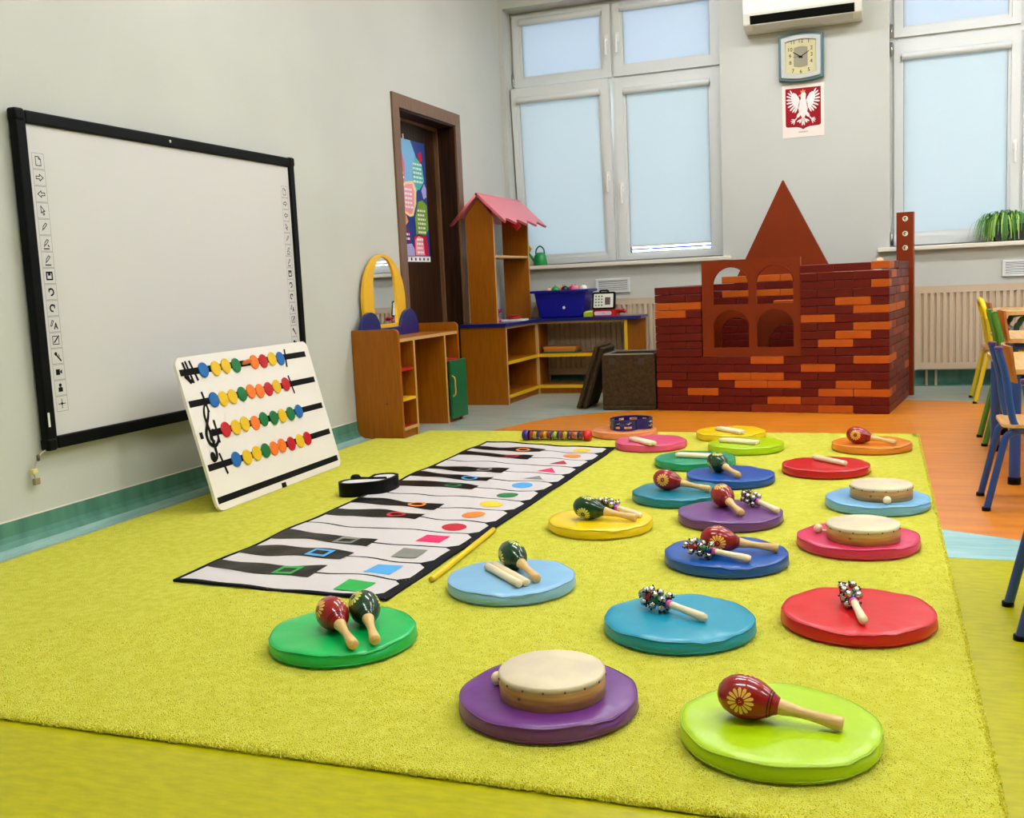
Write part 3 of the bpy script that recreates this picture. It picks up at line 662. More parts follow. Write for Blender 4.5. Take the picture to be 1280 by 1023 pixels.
# ============================================================ PIANO MAT
t = thing('piano_mat', 'long floor piano mat with white and black keys and coloured shapes', 'play mat', (0, 0, RZ))
FLc, FRc, BRc, BLc = (-1.945, 2.352), (-1.240, 2.314), (-1.240, 4.722), (-1.968, 4.885)
def mp(u, v, z=0):
    x = (1-u)*(1-v)*FLc[0]+u*(1-v)*FRc[0]+u*v*BRc[0]+(1-u)*v*BLc[0]
    y = (1-u)*(1-v)*FLc[1]+u*(1-v)*FRc[1]+u*v*BRc[1]+(1-u)*v*BLc[1]
    rp = .0035+.0022*math.sin(u*9+v*31)+.0014*math.sin(u*23-v*47)
    return (x, y, rp+z)
def wob(u, i): return .0035*math.sin(u*7+i*2.1)+.0022*math.sin(u*17+i*1.3)
def strip(m, u0, u1, vf0, vf1, z, n=24, nv=4, mi=0, rc=0):
    V = []
    for a in range(n+1):
        u = u0+(u1-u0)*a/n; c = 0
        if rc:
            du = min(u-u0, u1-u)
            if rc == 1: du = u1-u
            if du < .03: c = .012*(1-math.sqrt(max(0, 1-(1-du/.03)**2)))
        for b in range(nv+1):
            f = b/nv; v0, v1 = vf0(u)+c, vf1(u)-c; V.append(mp(u, v0+(v1-v0)*f, z))
    m.add(V, [(a*(nv+1)+b, (a+1)*(nv+1)+b, (a+1)*(nv+1)+b+1, a*(nv+1)+b+1) for a in range(n) for b in range(nv)], mi, True)
MATB = mat('navy_black_mat_fabric', (6, 8, 18), .8, spec=.2); KEYW = mat('white_key_fabric', (204, 196, 194), .6); KEYB = mat('black_glossy_vinyl', (4, 4, 4), .4, bump=.15, bscale=25, spec=.15)
m = MB(); strip(m, 0, 1, lambda u: 0, lambda u: 1, 0, 40, 100, 0, 1)
m.build('base_cloth', MATB, t)
m = MB(); bd = [mp(0, k/60) for k in range(61)]+[mp(k/20, 1) for k in range(1, 21)]+[mp(1, 1-k/60) for k in range(1, 61)]+[mp(1-k/20, 0) for k in range(1, 20)]
m.tube(bd, .0042, 6, closed=True); m.build('bound_edge', MATB, t)
N = 14
for i in range(N):
    m = MB()
    v0 = (lambda u, i=i: (i/N+.0022+wob(u, i) if i else .007)); v1 = (lambda u, i=i: ((i+1)/N-.0022+wob(u, i+1) if i < N-1 else .993))
    strip(m, .012, .958, v0, v1, .0012, 24, 3, 0, 1); m.build('white_key', KEYW, t)
SYC = dict(green=(0, 165, 62), blue=(70, 160, 220), grey=(128, 128, 118), pink=(226, 24, 96), red=(190, 22, 40), orange=(240, 132, 40), yellow=(244, 200, 30), dgreen=(14, 122, 60))
def symbol(kind, col, u, v, ring=False):
    m = MB(); hu, hv = (.062, .019)
    if kind == 'sq': P = [(-1, -1), (1, -1), (1, 1), (-1, 1)]
    elif kind == 'tri': P = [(-1, -.9), (1, -.9), (0, 1)]
    else: P = [(math.cos(2*PI*k/20), math.sin(2*PI*k/20)) for k in range(20)]
    n = len(P)
    if ring:
        V = [mp(u+p[0]*hu*.85, v+p[1]*hv*.8, .0034) for p in P]+[mp(u+p[0]*hu*.55, v+p[1]*hv*.42, .0034) for p in P]
        m.add(V, [(k, (k+1) % n, (k+1) % n+n, k+n) for k in range(n)])
    else: m.add([mp(u+p[0]*hu, v+p[1]*hv, .0026) for p in P]+[mp(u, v, .0026)], [(k, (k+1) % n, n) for k in range(n)])
    m.build('key_symbol', mat('symbol_'+col, SYC[col], .5), t, label=col+' key symbol')
seq = [('sq', 'green'), ('sq', 'blue'), ('sq', 'grey'), ('sq', 'pink'), ('c', 'red'), ('c', 'orange'), ('c', 'yellow'), ('c', 'dgreen'), ('c', 'blue'), ('tri', 'grey'), ('tri', 'pink'), ('tri', 'red'), ('c', 'orange'), ('c', 'yellow')]
for i, (k, c) in enumerate(seq): symbol(k, c, .80 if i != 2 else .80, (i+.47)/N)
bk = {1: ('sq', 'green'), 2: ('sq', 'blue'), 3: ('sq', 'grey'), 5: ('c', 'red'), 6: ('c', 'orange'), 8: ('c', 'dgreen'), 9: ('c', 'blue'), 10: ('c', 'grey'), 12: ('c', 'red'), 13: ('c', 'orange')}
for i, (k, c) in bk.items():
    m = MB(); strip(m, 0.003, .545, lambda u: i/N-.019+wob(u, i)*.8, lambda u: i/N+.019+wob(u+.2, i)*1.1, .0024, 20, 3, 0, 0)
    m.build('black_key', KEYB, t)
    symbol(k, c, .40, i/N+wob(.4, i), True)

# ============================================================ CUSHIONS
CT = .036; TOPZ = RZ+CT
def vinyl(n, c): return mat('vinyl_'+n, tuple(v*.95 for v in c), .3, bump=.08, bscale=30, spec=.5)
def cushion(key, x, y, c, label, seed):
    rnd = random.Random(seed); ph = [rnd.uniform(0, 2*PI) for _ in range(8)]; fold = rnd.uniform(-1.2, -.3)
    R_ = .170
    def fn_(a, r, h, j):
        q = min(1, r/R_); w = 0
        w = .0012*math.sin(2*a+ph[0])+.0006*math.sin(5*a+ph[1])+.0003*math.sin(13*a+ph[2])
        r2_ = r+w*q**3*1.2
        h2 = h
        if q > .7:
            e = (q-.7)/.3
            h2 = h+e*(.0016*math.sin(4*a+ph[3])+.0012*math.sin(9*a+ph[4]))*(1 if h > .02 else 0)
            dfold = math.exp(-((a-(fold % (2*PI)))/.45)**2)
            if h > .012: h2 -= dfold*.0025*e*(1+.6*math.sin(22*a))
            if .009 < h < .030: r2_ += dfold*.003*math.sin(h*900+a*6)
        return r2_, h2
    prof = [(0, CT), (.05, CT), (.10, CT), (.13, CT-.0001), (.150, CT-.0004), (.160, CT-.0012), (.1655, CT-.0026), (.1682, CT-.0046), (.1690, CT-.0062), (.1702, CT-.010), (.1716, CT-.017), (.1718, CT-.024), (.1708, .007), (.1700, .0055), (.168, .002), (.164, 0.0), (.1, 0), (0, 0)]
    m = MB(); m.lathe(prof[::-1], 88, fn=fn_)
    o = m.build('floor_cushion', vinyl(key, c), None, loc=(x, y, RZ))
    o.rotation_euler = (0, 0, 0)
    tag(o, label, 'cushion', 'round floor cushions on the rug')
    pts = []
    for k in range(88):
        a = 2*PI*k/88; r, h = fn_(a, .1690, CT-.0050, 0); pts.append((r*math.cos(a), r*math.sin(a), h))
    dark = tuple(v*.86 for v in c)
    MB().tube(pts, .0017, 6, closed=True).build('piping', mat('piping_'+key, dark, .4), o)
    pts = []
    for k in range(88):
        a = 2*PI*k/88; r, h = fn_(a, .1708, .0065, 0); pts.append((r*math.cos(a), r*math.sin(a), .0075))
    MB().tube(pts, .0014, 6, closed=True).build('lower_seam', mat('piping_'+key, dark, .4), o)
    return o
CU = [
    ('lime', -.180, 1.745, (178, 214, 0), 'lime green round cushion, nearest of all, under a single red maraca'),
    ('purple', -.615, 1.778, (112, 52, 132), 'purple round cushion holding the nearest hand drum'),
    ('green', -1.192, 2.008, (0, 188, 88), 'bright green round cushion holding a red and a green maraca'),
    ('pale_blue', -.953, 2.495, (138, 190, 226), 'light blue round cushion with green maraca and two pale sticks'),
    ('yellow', -.893, 3.185, (244, 208, 8), 'yellow round cushion with green maraca and bell stick, beside the piano mat'),
    ('teal', -.454, 2.260, (4, 148, 178), 'teal round cushion holding only a bell stick'),
    ('red', -.068, 2.398, (216, 14, 24), 'large red round cushion holding only a bell stick'),
    ('blue', -.433, 2.845, (14, 82, 168), 'deep blue round cushion with red maraca and bell stick lying together'),
    ('violet', -.494, 3.348, (112, 64, 130), 'purple round cushion with red maraca and bell stick lying apart'),
    ('petrol', -.722, 3.66, (16, 128, 148), 'teal round cushion with a single red maraca'),
    ('blue', -.587, 4.006, (14, 88, 172), 'blue round cushion with a single green maraca'),
    ('emerald', -.787, 4.352, (18, 150, 106), 'sea green round cushion with pale sticks, behind the blue one'),
    ('pink', -1.08, 4.80, (232, 84, 124), 'pink round cushion with pale sticks, beside far end of the piano mat'),
    ('peach', -1.30, 5.163, (240, 146, 84), 'peach orange round cushion under the navy tambourine'),
    ('yellow', -.743, 5.12, (244, 208, 8), 'yellow round cushion with pale sticks at the far rug edge'),
    ('lime', -.623, 4.757, (158, 208, 22), 'lime green round cushion with pale sticks, in front of the far yellow one'),
    ('orange', -.072, 4.815, (236, 136, 34), 'orange round cushion with red maraca at the far right rug corner'),
    ('crimson', -.239, 4.248, (206, 20, 30), 'red round cushion with one pale stick across it'),
    ('sky', -.038, 3.64, (122, 182, 222), 'light blue round cushion under the farthest hand drum'),
    ('rose', -.086, 3.092, (218, 44, 92), 'pink-red round cushion under the middle hand drum'),
]
for i, (k, x, y, c, lb) in enumerate(CU): cushion(k, x, y, c, lb, 40+i)

# ============================================================ INSTRUMENTS
MR = mat('red_gloss_lacquer', (146, 4, 6), .3, coat=.8, spec=.2); MG = mat('green_gloss_lacquer', (6, 56, 20), .3, coat=.8, spec=.2)
PETAL = mat('painted_petal_gold', (240, 186, 84), .3); PETG = mat('painted_petal_yellow_green', (206, 210, 90), .3)
hp = [(0, -.0490), (.011, -.0475), (.021, -.0420), (.0305, -.0310), (.0365, -.0150), (.0382, .0010), (.0382, .0020), (.0362, .0140), (.0325, .0270), (.0265, .0390), (.0195, .0500), (.0150, .0580), (.0135, .0590)]
def rad_at(h):
    for (r0, h0), (r1, h1) in zip(hp, hp[1:]):
        if h0 <= h <= h1: return r0+(r1-r0)*(h-h0)/(h1-h0)
    return .013
TILT = math.asin((.0382-.0125)/.165)
# local: x along the stick from head to butt, head centre above the origin
BASEM = Matrix.Translation((0, 0, .0384)) @ Matrix.Rotation(TILT, 4, 'Y')
def maraca(red, x, y, ang, z, spin, label, used={}):
    key = (red, round(spin, 2))
    t = thing('maraca', label, 'maraca', (x, y, z), ang, 'maracas on the cushions')
    M = BASEM @ Matrix.Rotation(spin, 4, 'X')
    m = MB().lathe(hp, 32, 0, M, 'x'); m.build('head', MR if red else MG, t)
    hd = [(.0128, .0575), (.0142, .06), (.0138, .066), (.0112, .08), (.0092, .098), (.0090, .112), (.0104, .132), (.0122, .150), (.0126, .162), (.0112, .1665), (0, .1668)]
    MB().lathe(hd, 20, 0, M, 'x').build('handle', NAT, t)
    def surf(h, th, o=.0004):
        r = rad_at(h)+o; return (h, r*math.cos(th), r*math.sin(th))
    for f in range(3):
        th0 = f*2*PI/3; h0 = -.002; m = MB()
        for k in range(14):
            a = 2*PI*k/14; ca, sa = math.cos(a), math.sin(a)
            V = []
            for rr, w in ((.0075, .0009), (.013, .0022), (.0195, .0032), (.0235, .0018)):
                for sg in (-1, 1):
                    lh = rr*ca-sg*w*sa; lt = rr*sa+sg*w*ca; V.append(surf(h0+lh, th0+lt/.037))
            m.add(V, [(0, 2, 3, 1), (2, 4, 5, 3), (4, 6, 7, 5)], 0, False, M)
        for k in range(3):
            a = 2*PI*k/3; V = [surf(h0+.002*math.cos(a)+.0011*math.cos(q), th0+(.002*math.sin(a)+.0011*math.sin(q))/.037) for q in (0, PI/2, PI, 3*PI/2)]
            m.add(V, [(0, 1, 2, 3)], 0, False, M)
        m.build('painted_flower', PETAL if red else PETG, t)
    m = MB()
    for h in (.042, .0465): m.lathe([(rad_at(h)+.0003, h), (rad_at(h+.0014)+.0003, h+.0014)], 28, 0, M, 'x')
    m.build('painted_ring', INK, t)
    return t
def ang(a, b): return math.atan2(b[1]-a[1], b[0]-a[0])
MA = [
    (1, (-.236, 1.739), (-.074, 1.722), -1.2, 'red maraca with painted flower on the nearest lime cushion'),
    (1, (-1.208, 1.992), (-1.098, 1.884), .6, 'red maraca on the bright green cushion, left of a green one'),
    (0, (-1.155, 2.048), (-1.056, 1.912), .2, 'green maraca on the bright green cushion, right of a red one'),
    (0, (-.968, 2.551), (-.846, 2.419), -.9, 'green maraca beside two pale sticks on the light blue cushion'),
    (0, (-.925, 3.150), (-.780, 3.140), -.6, 'green maraca on the yellow cushion beside the piano mat'),
    (1, (-.450, 2.812), (-.315, 2.838), -1.0, 'red maraca lying behind a bell stick on the deep blue cushion'),
    (1, (-.525, 3.397), (-.434, 3.239), -.3, 'red maraca on the purple cushion left of a bell stick'),
    (1, (-.766, 3.643), (-.625, 3.621), -1.2, 'red maraca alone on the teal cushion behind the purple one'),
    (0, (-.637, 4.016), (-.543, 3.895), -.5, 'green maraca alone on the blue cushion'),
    (1, (-.130, 4.744), (.013, 4.713), -1.2, 'red maraca on the orange cushion at the far right rug corner'),
]
for r, a, b, spn, lb in MA: maraca(r, a[0], a[1], ang(a, b), TOPZ+.0002, spn, lb)

bell_me = {}
def bell_stick(x, y, a_, label, seed):
    t = thing('bell_stick', label, 'bell stick', (x, y, TOPZ), a_, 'jingle bell sticks on the cushions')
    tl = math.asin((.026-.010)/.13); M = Matrix.Translation((0, 0, .026)) @ Matrix.Rotation(tl, 4, 'Y')
    hd = [(.0075, .033), (.0085, .036), (.0080, .05), (.0085, .075), (.0100, .105), (.0104, .122), (.0085, .130), (0, .132)]
    MB().lathe(hd, 16, 0, M, 'x').build('handle', CLAV, t)
    for (h0, h1, c, n) in ((-.046, -.020, (190, 30, 50), 'red'), (-.020, .006, (14, 110, 50), 'green'), (.006, .022, (24, 60, 170), 'blue'), (.022, .034, (235, 90, 160), 'pink')):
        MB().lathe([(0, h0), (.0085, h0+.001), (.0105, (h0+h1)/2), (.0085, h1-.001), (0, h1)], 14, 0, M, 'x').build('core_band', mat('band_'+n, c, .35, coat=.4), t, label=n+' painted core band')
    if not bell_me:
        b = MB(); b.sphere((0, 0, 0), .0092, 14)
        b.lathe([(.0093, -.0008), (.0098, 0), (.0093, .0008)], 14, 0)
        for q in (0, PI/2): b.box((-.0011, -.0094, -.0094), (.0011, .0094, -.0062), 1, Matrix.Rotation(q, 4, 'Z'))
        o = b.build('bell', [METAL, BLACK], t); bell_me['b'] = o.data; D.objects.remove(o)
    rnd = random.Random(seed)
    for ring, h in enumerate((-.036, -.010, .016)):
        for k in range(4):
            th = k*PI/2+PI/4+rnd.uniform(-.25, .25)
            if True:
                o = link('bell', bell_me['b'], t)
                o.matrix_local = M @ Matrix.Translation((h+rnd.uniform(-.003, .003), .0172*math.cos(th), .0172*math.sin(th))) @ Euler((rnd.uniform(0, 6), rnd.uniform(0, 6), 0)).to_matrix().to_4x4()
    o = link('bell', bell_me['b'], t); o.matrix_local = M @ Matrix.Translation((-.054, 0, 0))
    return t
BS = [((-.872, 3.246), (-.783, 3.200), 'bell stick lying behind the green maraca on the yellow cushion'),
      ((-.502, 2.280), (-.398, 2.228), 'bell stick alone on the big teal cushion'),
      ((-.082, 2.400), (-.053, 2.282), 'bell stick alone on the large red cushion'),
      ((-.478, 2.752), (-.355, 2.730), 'bell stick in front of the red maraca on the deep blue cushion'),
      ((-.425, 3.412), (-.337, 3.320), 'bell stick on the right of the purple cushion')]
for i, (a, b, lb) in enumerate(BS): bell_stick(a[0], a[1], ang(a, b), lb, i+3)

def clave(a, b, label, off=0, half=.0105):
    L = math.hypot(b[0]-a[0], b[1]-a[1]); th = ang(a, b); ox, oy = -math.sin(th)*off, math.cos(th)*off
    r = half
    o = MB().lathe([(0, 0), (r*.8, 0), (r, .002), (r, L-.002), (r*.8, L), (0, L)], 16, 0, None, 'x').build('rhythm_stick', CLAV, None, loc=(a[0]+ox, a[1]+oy, TOPZ+r))
    o.rotation_euler = (0, 0, th); tag(o, label, 'rhythm stick', 'pale wooden rhythm sticks')
    MB().lathe([(r+.0002, .006), (r+.0002, .0075)], 16, 0, None, 'x').build('groove', NAT, o)
def claves2(a, b, where):
    clave(a, b, 'pale wooden stick on the %s, rear of the pair' % where, .0108); clave(a, b, 'pale wooden stick on the %s, front of the pair' % where, -.0108)
claves2((-1.028, 2.536), (-.882, 2.392), 'light blue cushion beside the green maraca')
claves2((-.862, 4.335), (-.698, 4.305), 'sea green cushion')
claves2((-1.164, 4.766), (-1.030, 4.625), 'pink cushion')
claves2((-.804, 5.12), (-.670, 4.985), 'far yellow cushion')
claves2((-.735, 4.750), (-.560, 4.680), 'far lime cushion')
clave((-.289, 4.320), (-.160, 4.183), 'single pale wooden stick on the red cushion', 0, .011)

# hand drums
def drum(x, y, label, ball, stickdir):
    t = thing('hand_drum', label, 'drum', (x, y, TOPZ), 0, 'skin hand drums')
    R_, h = .101, .046
    MB().lathe([(R_-.008, 0), (R_, 0), (R_+.0005, h*.5), (R_, h-.002), (R_-.008, h-.002), (R_-.008, 0)], 48).build('hoop', DRUMW, t)
    MB().lathe([(0, h), (R_*.6, h), (R_-.003, h+.0005), (R_+.0008, h-.002), (R_+.0012, h-.010), (R_+.0004, h-.0105)][::-1], 48).build('skin', SKIN, t)
    me = None
    for k in range(16):
        a = 2*PI*(k+.4)/16
        if not me:
            o = MB().sphere((0, 0, 0), .0024, 8).build('tack', mat('dark_brass', (110, 90, 50), .3, metal=.8), t); me = o.data
        else: o = link('tack', me, t)
        o.location = ((R_+.0012)*math.cos(a), (R_+.0012)*math.sin(a), h-.0085)
    MB().lathe([(0, 0), (.0035, 0), (.0035, .0012), (0, .0012)], 10, 0, Matrix.Translation(((R_+.0003)*math.cos(-1.9), (R_+.0003)*math.sin(-1.9), h*.45)) @ Matrix.Rotation(-1.9, 4, 'Z') @ Matrix.Rotation(PI/2, 4, 'Y')).build('rivet', mat('dark_brass', (110, 90, 50), .3), t)
    bx, by = ball
    t2 = thing('drum_mallet', 'wooden ball mallet tucked under the '+label.split(',')[0].replace('round hand drum ', 'hand drum '), 'mallet', (bx, by, TOPZ), stickdir, 'drum mallets')
    MB().sphere((0, 0, .0135), .0135, 20).build('ball', CLAV, t2)
    MB().tube([(.010, 0, .0085), (.125, 0, .006)], .0042, 10).build('stick', CLAV, t2)
drum(-.6025, 1.769, 'round hand drum on the purple cushion, nearest of three', (-.716, 1.774), 0)
drum(-.070, 3.050, 'round hand drum on the pink-red cushion, middle of three', (-.197, 3.090), -.25)
drum(-.024, 3.628, 'round hand drum on the light blue cushion, farthest of three', (-.005, 3.508), 1.45)

# navy crescent tambourine on the peach cushion
def kidney(R_, notch, n=64, a0=0):
    out = []
    for i in range(n):
        a = 2*PI*i/n; d_ = ((a-a0+PI) % (2*PI))-PI; r = R_*(1-notch*math.exp(-(d_/.55)**2)); out.append((r*math.cos(a), r*math.sin(a)))
    return out
NAVY = mat('navy_tambourine_plastic', (10, 22, 96), .25, coat=.4)
t = thing('tambourine', 'navy blue crescent tambourine with silver jingles on the peach cushion', 'tambourine', (-1.262, 5.165, TOPZ), 0)
def kshell(R_, notch, a0, h, th, name, mt, t, holes=()):
    outer = kidney(R_, notch, 96, a0); inner = kidney(R_-th, notch, 96, a0); m = MB(); n = 96
    zs = [0, h*.2, h*.42, h*.56, h*.8, h]
    def q(k, ring, z): p = (outer, inner)[ring][k % n]; return (p[0], p[1], z)
    for k in range(n):
        hole = any(abs(((2*PI*(k+.5)/n-c+PI) % (2*PI))-PI) < w for c, w in holes)
        for zi in range(5):
            if hole and zi in (1, 3): continue
            for ring in (0, 1):
                V = [q(k, ring, zs[zi]), q(k+1, ring, zs[zi]), q(k+1, ring, zs[zi+1]), q(k, ring, zs[zi+1])]
                m.add(V, [(0, 1, 2, 3) if ring == 0 else (3, 2, 1, 0)], 0, False)
        for z in (0, h):
            V = [q(k, 0, z), q(k+1, 0, z), q(k+1, 1, z), q(k, 1, z)]; m.add(V, [(0, 1, 2, 3)], 0)
    m.build(name, mt, t)
hl = [(a, .17) for a in (-2.7, -2.05, -1.5, .0, .5, 1.1, 1.7, 2.3, 2.95)]
kshell(.112, .45, -.75, .055, .009, 'frame', NAVY, t, hl)
jme = None
for a, w in hl:
    r = .1075*(1-.45*math.exp(-((((a+.75+PI) % (2*PI))-PI)/.55)**2))
    for zz in (.0165, .037):
        m = MB()
        m.lathe([(0, .0022), (.006, .002), (.0125, 0), (.0125, -.0004), (0, .0016)], 16); m.lathe([(0, -.0022), (.006, -.002), (.0125, 0)], 16)
        if not jme: o = m.build('jingle', METAL, t); jme = o.data
        else: o = link('jingle', jme, t)
        o.location = (r*math.cos(a), r*math.sin(a), zz)

# black crescent tambourine with white skin by the mat
t = thing('tambourine', 'black kidney-shaped tambourine with white skin lying by the mat edge', 'tambourine', (-1.985, 3.625, RZ+.0), 1.05)
def bean(a_, b_, dent, n=72):
    out = []
    for i in range(n):
        q = 2*PI*i/n; x, y = a_*math.cos(q), b_*math.sin(q); y -= dent*math.exp(-(x/(a_*.42))**2)*(1 if y > 0 else .25)*(abs(math.sin(q))**.5); out.append((x, y))
    return out
o_ = bean(.135, .078, .062); i_ = bean(.122, .065, .058); m = MB(); n = len(o_)
for z0_, z1_ in ((0, .056),):
    for k in range(n):
        k2 = (k+1) % n
        m.add([(*o_[k], z0_), (*o_[k2], z0_), (*o_[k2], z1_), (*o_[k], z1_)], [(0, 1, 2, 3)], 0, False); m.add([(*i_[k], z0_), (*i_[k2], z0_), (*i_[k2], z1_), (*i_[k], z1_)], [(3, 2, 1, 0)])
        m.add([(*o_[k], z1_), (*o_[k2], z1_), (*i_[k2], z1_), (*i_[k], z1_)], [(0, 1, 2, 3)])
m.build('frame', BLACK, t)
MB().prism(i_, .048, .052).build('skin', mat('white_drum_skin', (226, 222, 220), .4), t)
MB().lathe([(0, -.004), (.02, -.003), (.022, .006), (.014, .016), (0, .018)], 16, 0, Matrix.Translation((-.03, .052, .052))).build('knob', BLACK, t)
MB().tube([(-.03, .05, .056), (.0, -.0, .056), (.05, -.055, .056)], .0045, 8).build('cross_rib', BLACK, t)
MB().tube([(.0, .0, .056), (.06, .045, .056)], .0045, 8).build('cross_rib', BLACK, t)

# yellow stick
o = MB().lathe([(0, 0), (.0085, .001), (.009, .004), (.009, .572), (.008, .575), (0, .576)], 16, 0, None, 'x').build('yellow_stick', mat('yellow_stick_paint', (222, 190, 20), .35), None, loc=(-1.190, 2.492, RZ+.009))
o.rotation_euler = (0, 0, math.atan2(.58, -.036)); tag(o, 'long thin yellow stick lying along the right edge of the piano mat', 'stick')
MB().lathe([(0, -.0004), (.0082, 0), (.0082, .003)], 16, 0, None, 'x').build('end_cap', mat('yellow_stick_end', (200, 170, 30), .5), o)

# rain tube
t = thing('rain_shaker', 'clear tube rain shaker full of coloured beads, purple and red ends', 'shaker', (-1.782, 4.965, RZ+.0275), 0)
L = .345
MB().lathe([(0, -.012), (.022, -.012), (.0275, -.006), (.0275, .018), (.0245, .02)], 20, 0, None, 'x').build('purple_cap', mat('purple_cap', (60, 30, 130), .3), t, label='dark purple end cap')
MB().lathe([(0, L+.012), (.022, L+.012), (.0275, L+.006), (.0275, L-.018), (.0245, L-.02)], 20, 0, None, 'x').build('red_cap', mat('red_cap', (214, 26, 24), .3), t, label='red end cap')
MB().lathe([(.0248, .018), (.0248, L-.018)], 20, 0, None, 'x').build('clear_tube', GLASS, t)
dc = [(200, 40, 60), (236, 206, 20), (40, 50, 120), (200, 60, 40), (240, 200, 30), (190, 50, 50), (30, 50, 90), (220, 220, 30), (50, 50, 130), (170, 40, 60), (236, 200, 30), (50, 60, 140), (200, 50, 50), (240, 150, 110), (40, 40, 110), (200, 40, 60)]
for i in range(16):
    x = .03+i*(L-.05)/16; c = dc[i]
    MB().lathe([(0, x), (.0205, x), (.0205, x+.008), (0, x+.008)], 7 if i % 2 else 14, 0, Matrix.Rotation(i*.7, 4, 'X'), 'x').build('baffle', mat('baffle_%d' % i, c, .35), t)
m = MB(); rnd = random.Random(9)
for i in range(170):
    a = rnd.uniform(-PI*.95, -.05*PI); r = rnd.uniform(.012, .0225); m.sphere((rnd.uniform(.025, L-.025), r*math.cos(a), r*math.sin(a)), .0026, 6, rnd.randrange(4))
m.build('beads', [WHITE, mat('bead_red', (220, 40, 40), .3), mat('bead_yellow', (240, 220, 40), .3), mat('bead_blue', (40, 60, 180), .3)], t, kind='stuff')

# ============================================================ VANITY
t = thing('dressing_table', 'wooden play dressing table with open shelves and green door beside the dark door', 'dressing table', (XL, 5.01, 0))
W_, Dp, H_ = .84, .29, .607
def side(y0, y1, name='side_panel'):
    c = .028
    pr = [(0.006, 0), (Dp, 0)]+[(Dp-c+c*math.cos(a), H_-c+c*math.sin(a)) for a in [PI/2*k/6 for k in range(7)]]+[(.006, H_)]
    MB().prism(pr, y0, y1, 'y').build(name, BEECH, t, .0015)
side(0, .022); side(W_-.022, W_)
MB().box((.01, .022, .535), (Dp-.004, W_-.022, .553)).build('top_board', BEECH, t)
MB().box((Dp-.004, .022, .535), (Dp-.001, W_-.022, .553)).build('top_edge', EDGEW, t)
MB().box((.012, .19, 0), (Dp-.004, .208, .535)).build('inner_panel', BEECH, t)
MB().box((Dp-.004, .19, 0), (Dp-.001, .208, .535)).build('inner_edge', EDGEW, t)
MB().box((.012, .62, 0), (Dp-.004, .638, .535)).build('inner_panel', BEECH, t)
MB().box((Dp-.004, .62, 0), (Dp-.001, .638, .535)).build('inner_edge', EDGEW, t)
MB().box((.012, .022, .372), (Dp-.01, .19, .388)).build('shelf', REDL, t, label='red shelf')
MB().box((.012, .022, .206), (Dp-.004, .19, .222)).build('shelf', YEL, t, label='yellow shelf')
MB().box((.012, .022, .046), (Dp-.006, .19, .062)).build('shelf', REDL, t, label='red bottom shelf')
MB().box((Dp-.006, .022, .044), (Dp-.002, .19, .062)).build('shelf_edge', EDGEW, t)
MB().box((Dp-.03, .022, 0), (Dp-.012, .19, .044)).build('plinth', BEECH, t)
MB().box((.006, .022, .03), (.012, W_-.022, .535)).build('back_board', BEECH, t)
MB().box((.012, .638, .372), (Dp-.006, W_-.022, .39)).build('shelf', REDL, t, label='red shelf above the door')
MB().box((Dp-.03, .638, 0), (Dp-.012, W_-.022, .03)).build('plinth', BEECH, t)
dr = MB().box((0, 0, .024), (.018, .21, .379)).build('door', GREENL, t, .002); dr.location = (Dp+.0, .652, 0); dr.rotation_euler = (0, 0, -.06)
MB().tube(smooth([(.018, .012, .16), (.034, .014, .175), (.036, .014, .225), (.034, .014, .27), (.018, .012, .285)], 4), .005, 8).build('handle', EDGEW, dr)
for z in (.2, .46): MB().lathe([(0, 0), (.005, 0), (.004, .0012), (0, .0015)], 10, 0, Matrix.Translation((.2, 0, z)) @ Matrix.Rotation(PI/2, 4, 'X')).build('screw_cap', DOORFR, t)
# mirror
t = thing('arched_mirror', 'arched yellow framed mirror on blue base standing on the dressing table', 'mirror', (XL+.03, 5.385, .553))
def arch(w, z0, z1, n=20, k=1.0):
    zc = z1-w*k*1.45; return [(-w, z0), (w, z0)]+[(w*math.cos(PI*i/n), zc+(z1-zc)*math.sin(PI*i/n)) for i in range(n+1)]
outer = [(-.262, .0), (.262, .0)]+[((.262-.05*(z/.48)*0)*math.cos(a), .2+.275*math.sin(a)) for a in [PI*i/28 for i in range(29)] for z in (.1,)]
inner = [(-.142, .07), (.142, .07)]+[(.146*math.cos(a), .27+.192*math.sin(a)) for a in [PI*i/24 for i in range(25)]]
shape2d('frame', [outer, inner[::-1]], .018, YEL, t, .002, M=face_x(0, -.008, 0))
shape2d('mirror_glass', [[(p[0]*1.03, p[1]*1.005) for p in inner]], .004, mat('mirror_silver', (235, 238, 238), .02, metal=1), t, M=face_x(0, -.008, 0))
shape2d('backing', [[(p[0]*.96, p[1]*.98+.002) for p in outer]], .003, BEECH, t, M=face_x(-.0115, -.008, 0))
for y_, z_ in ((-.262, .03), (.275, .035)): shape2d('base_disc', [disc(y_, z_, .118, 40)], .018, BLUEL, t, .002, M=face_x(.022, -.008, 0)) if False else None
def halfdisc(cy, r, z1): return [(cy+r*math.cos(a), max(.0, z1-r+r*math.sin(a))) for a in [PI*1.5+2*PI*i/40 for i in range(40)]]
shape2d('base_disc', [halfdisc(-.235, .118, .147)], .018, BLUEL, t, .001, M=face_x(.022, -.008, 0))
shape2d('base_disc', [halfdisc(.265, .118, .150)], .018, BLUEL, t, .001, M=face_x(.022, -.008, 0))
MB().box((.013, -.15, 0), (.031, .18, .052)).build('base_bar', BLUEL, t, .003)

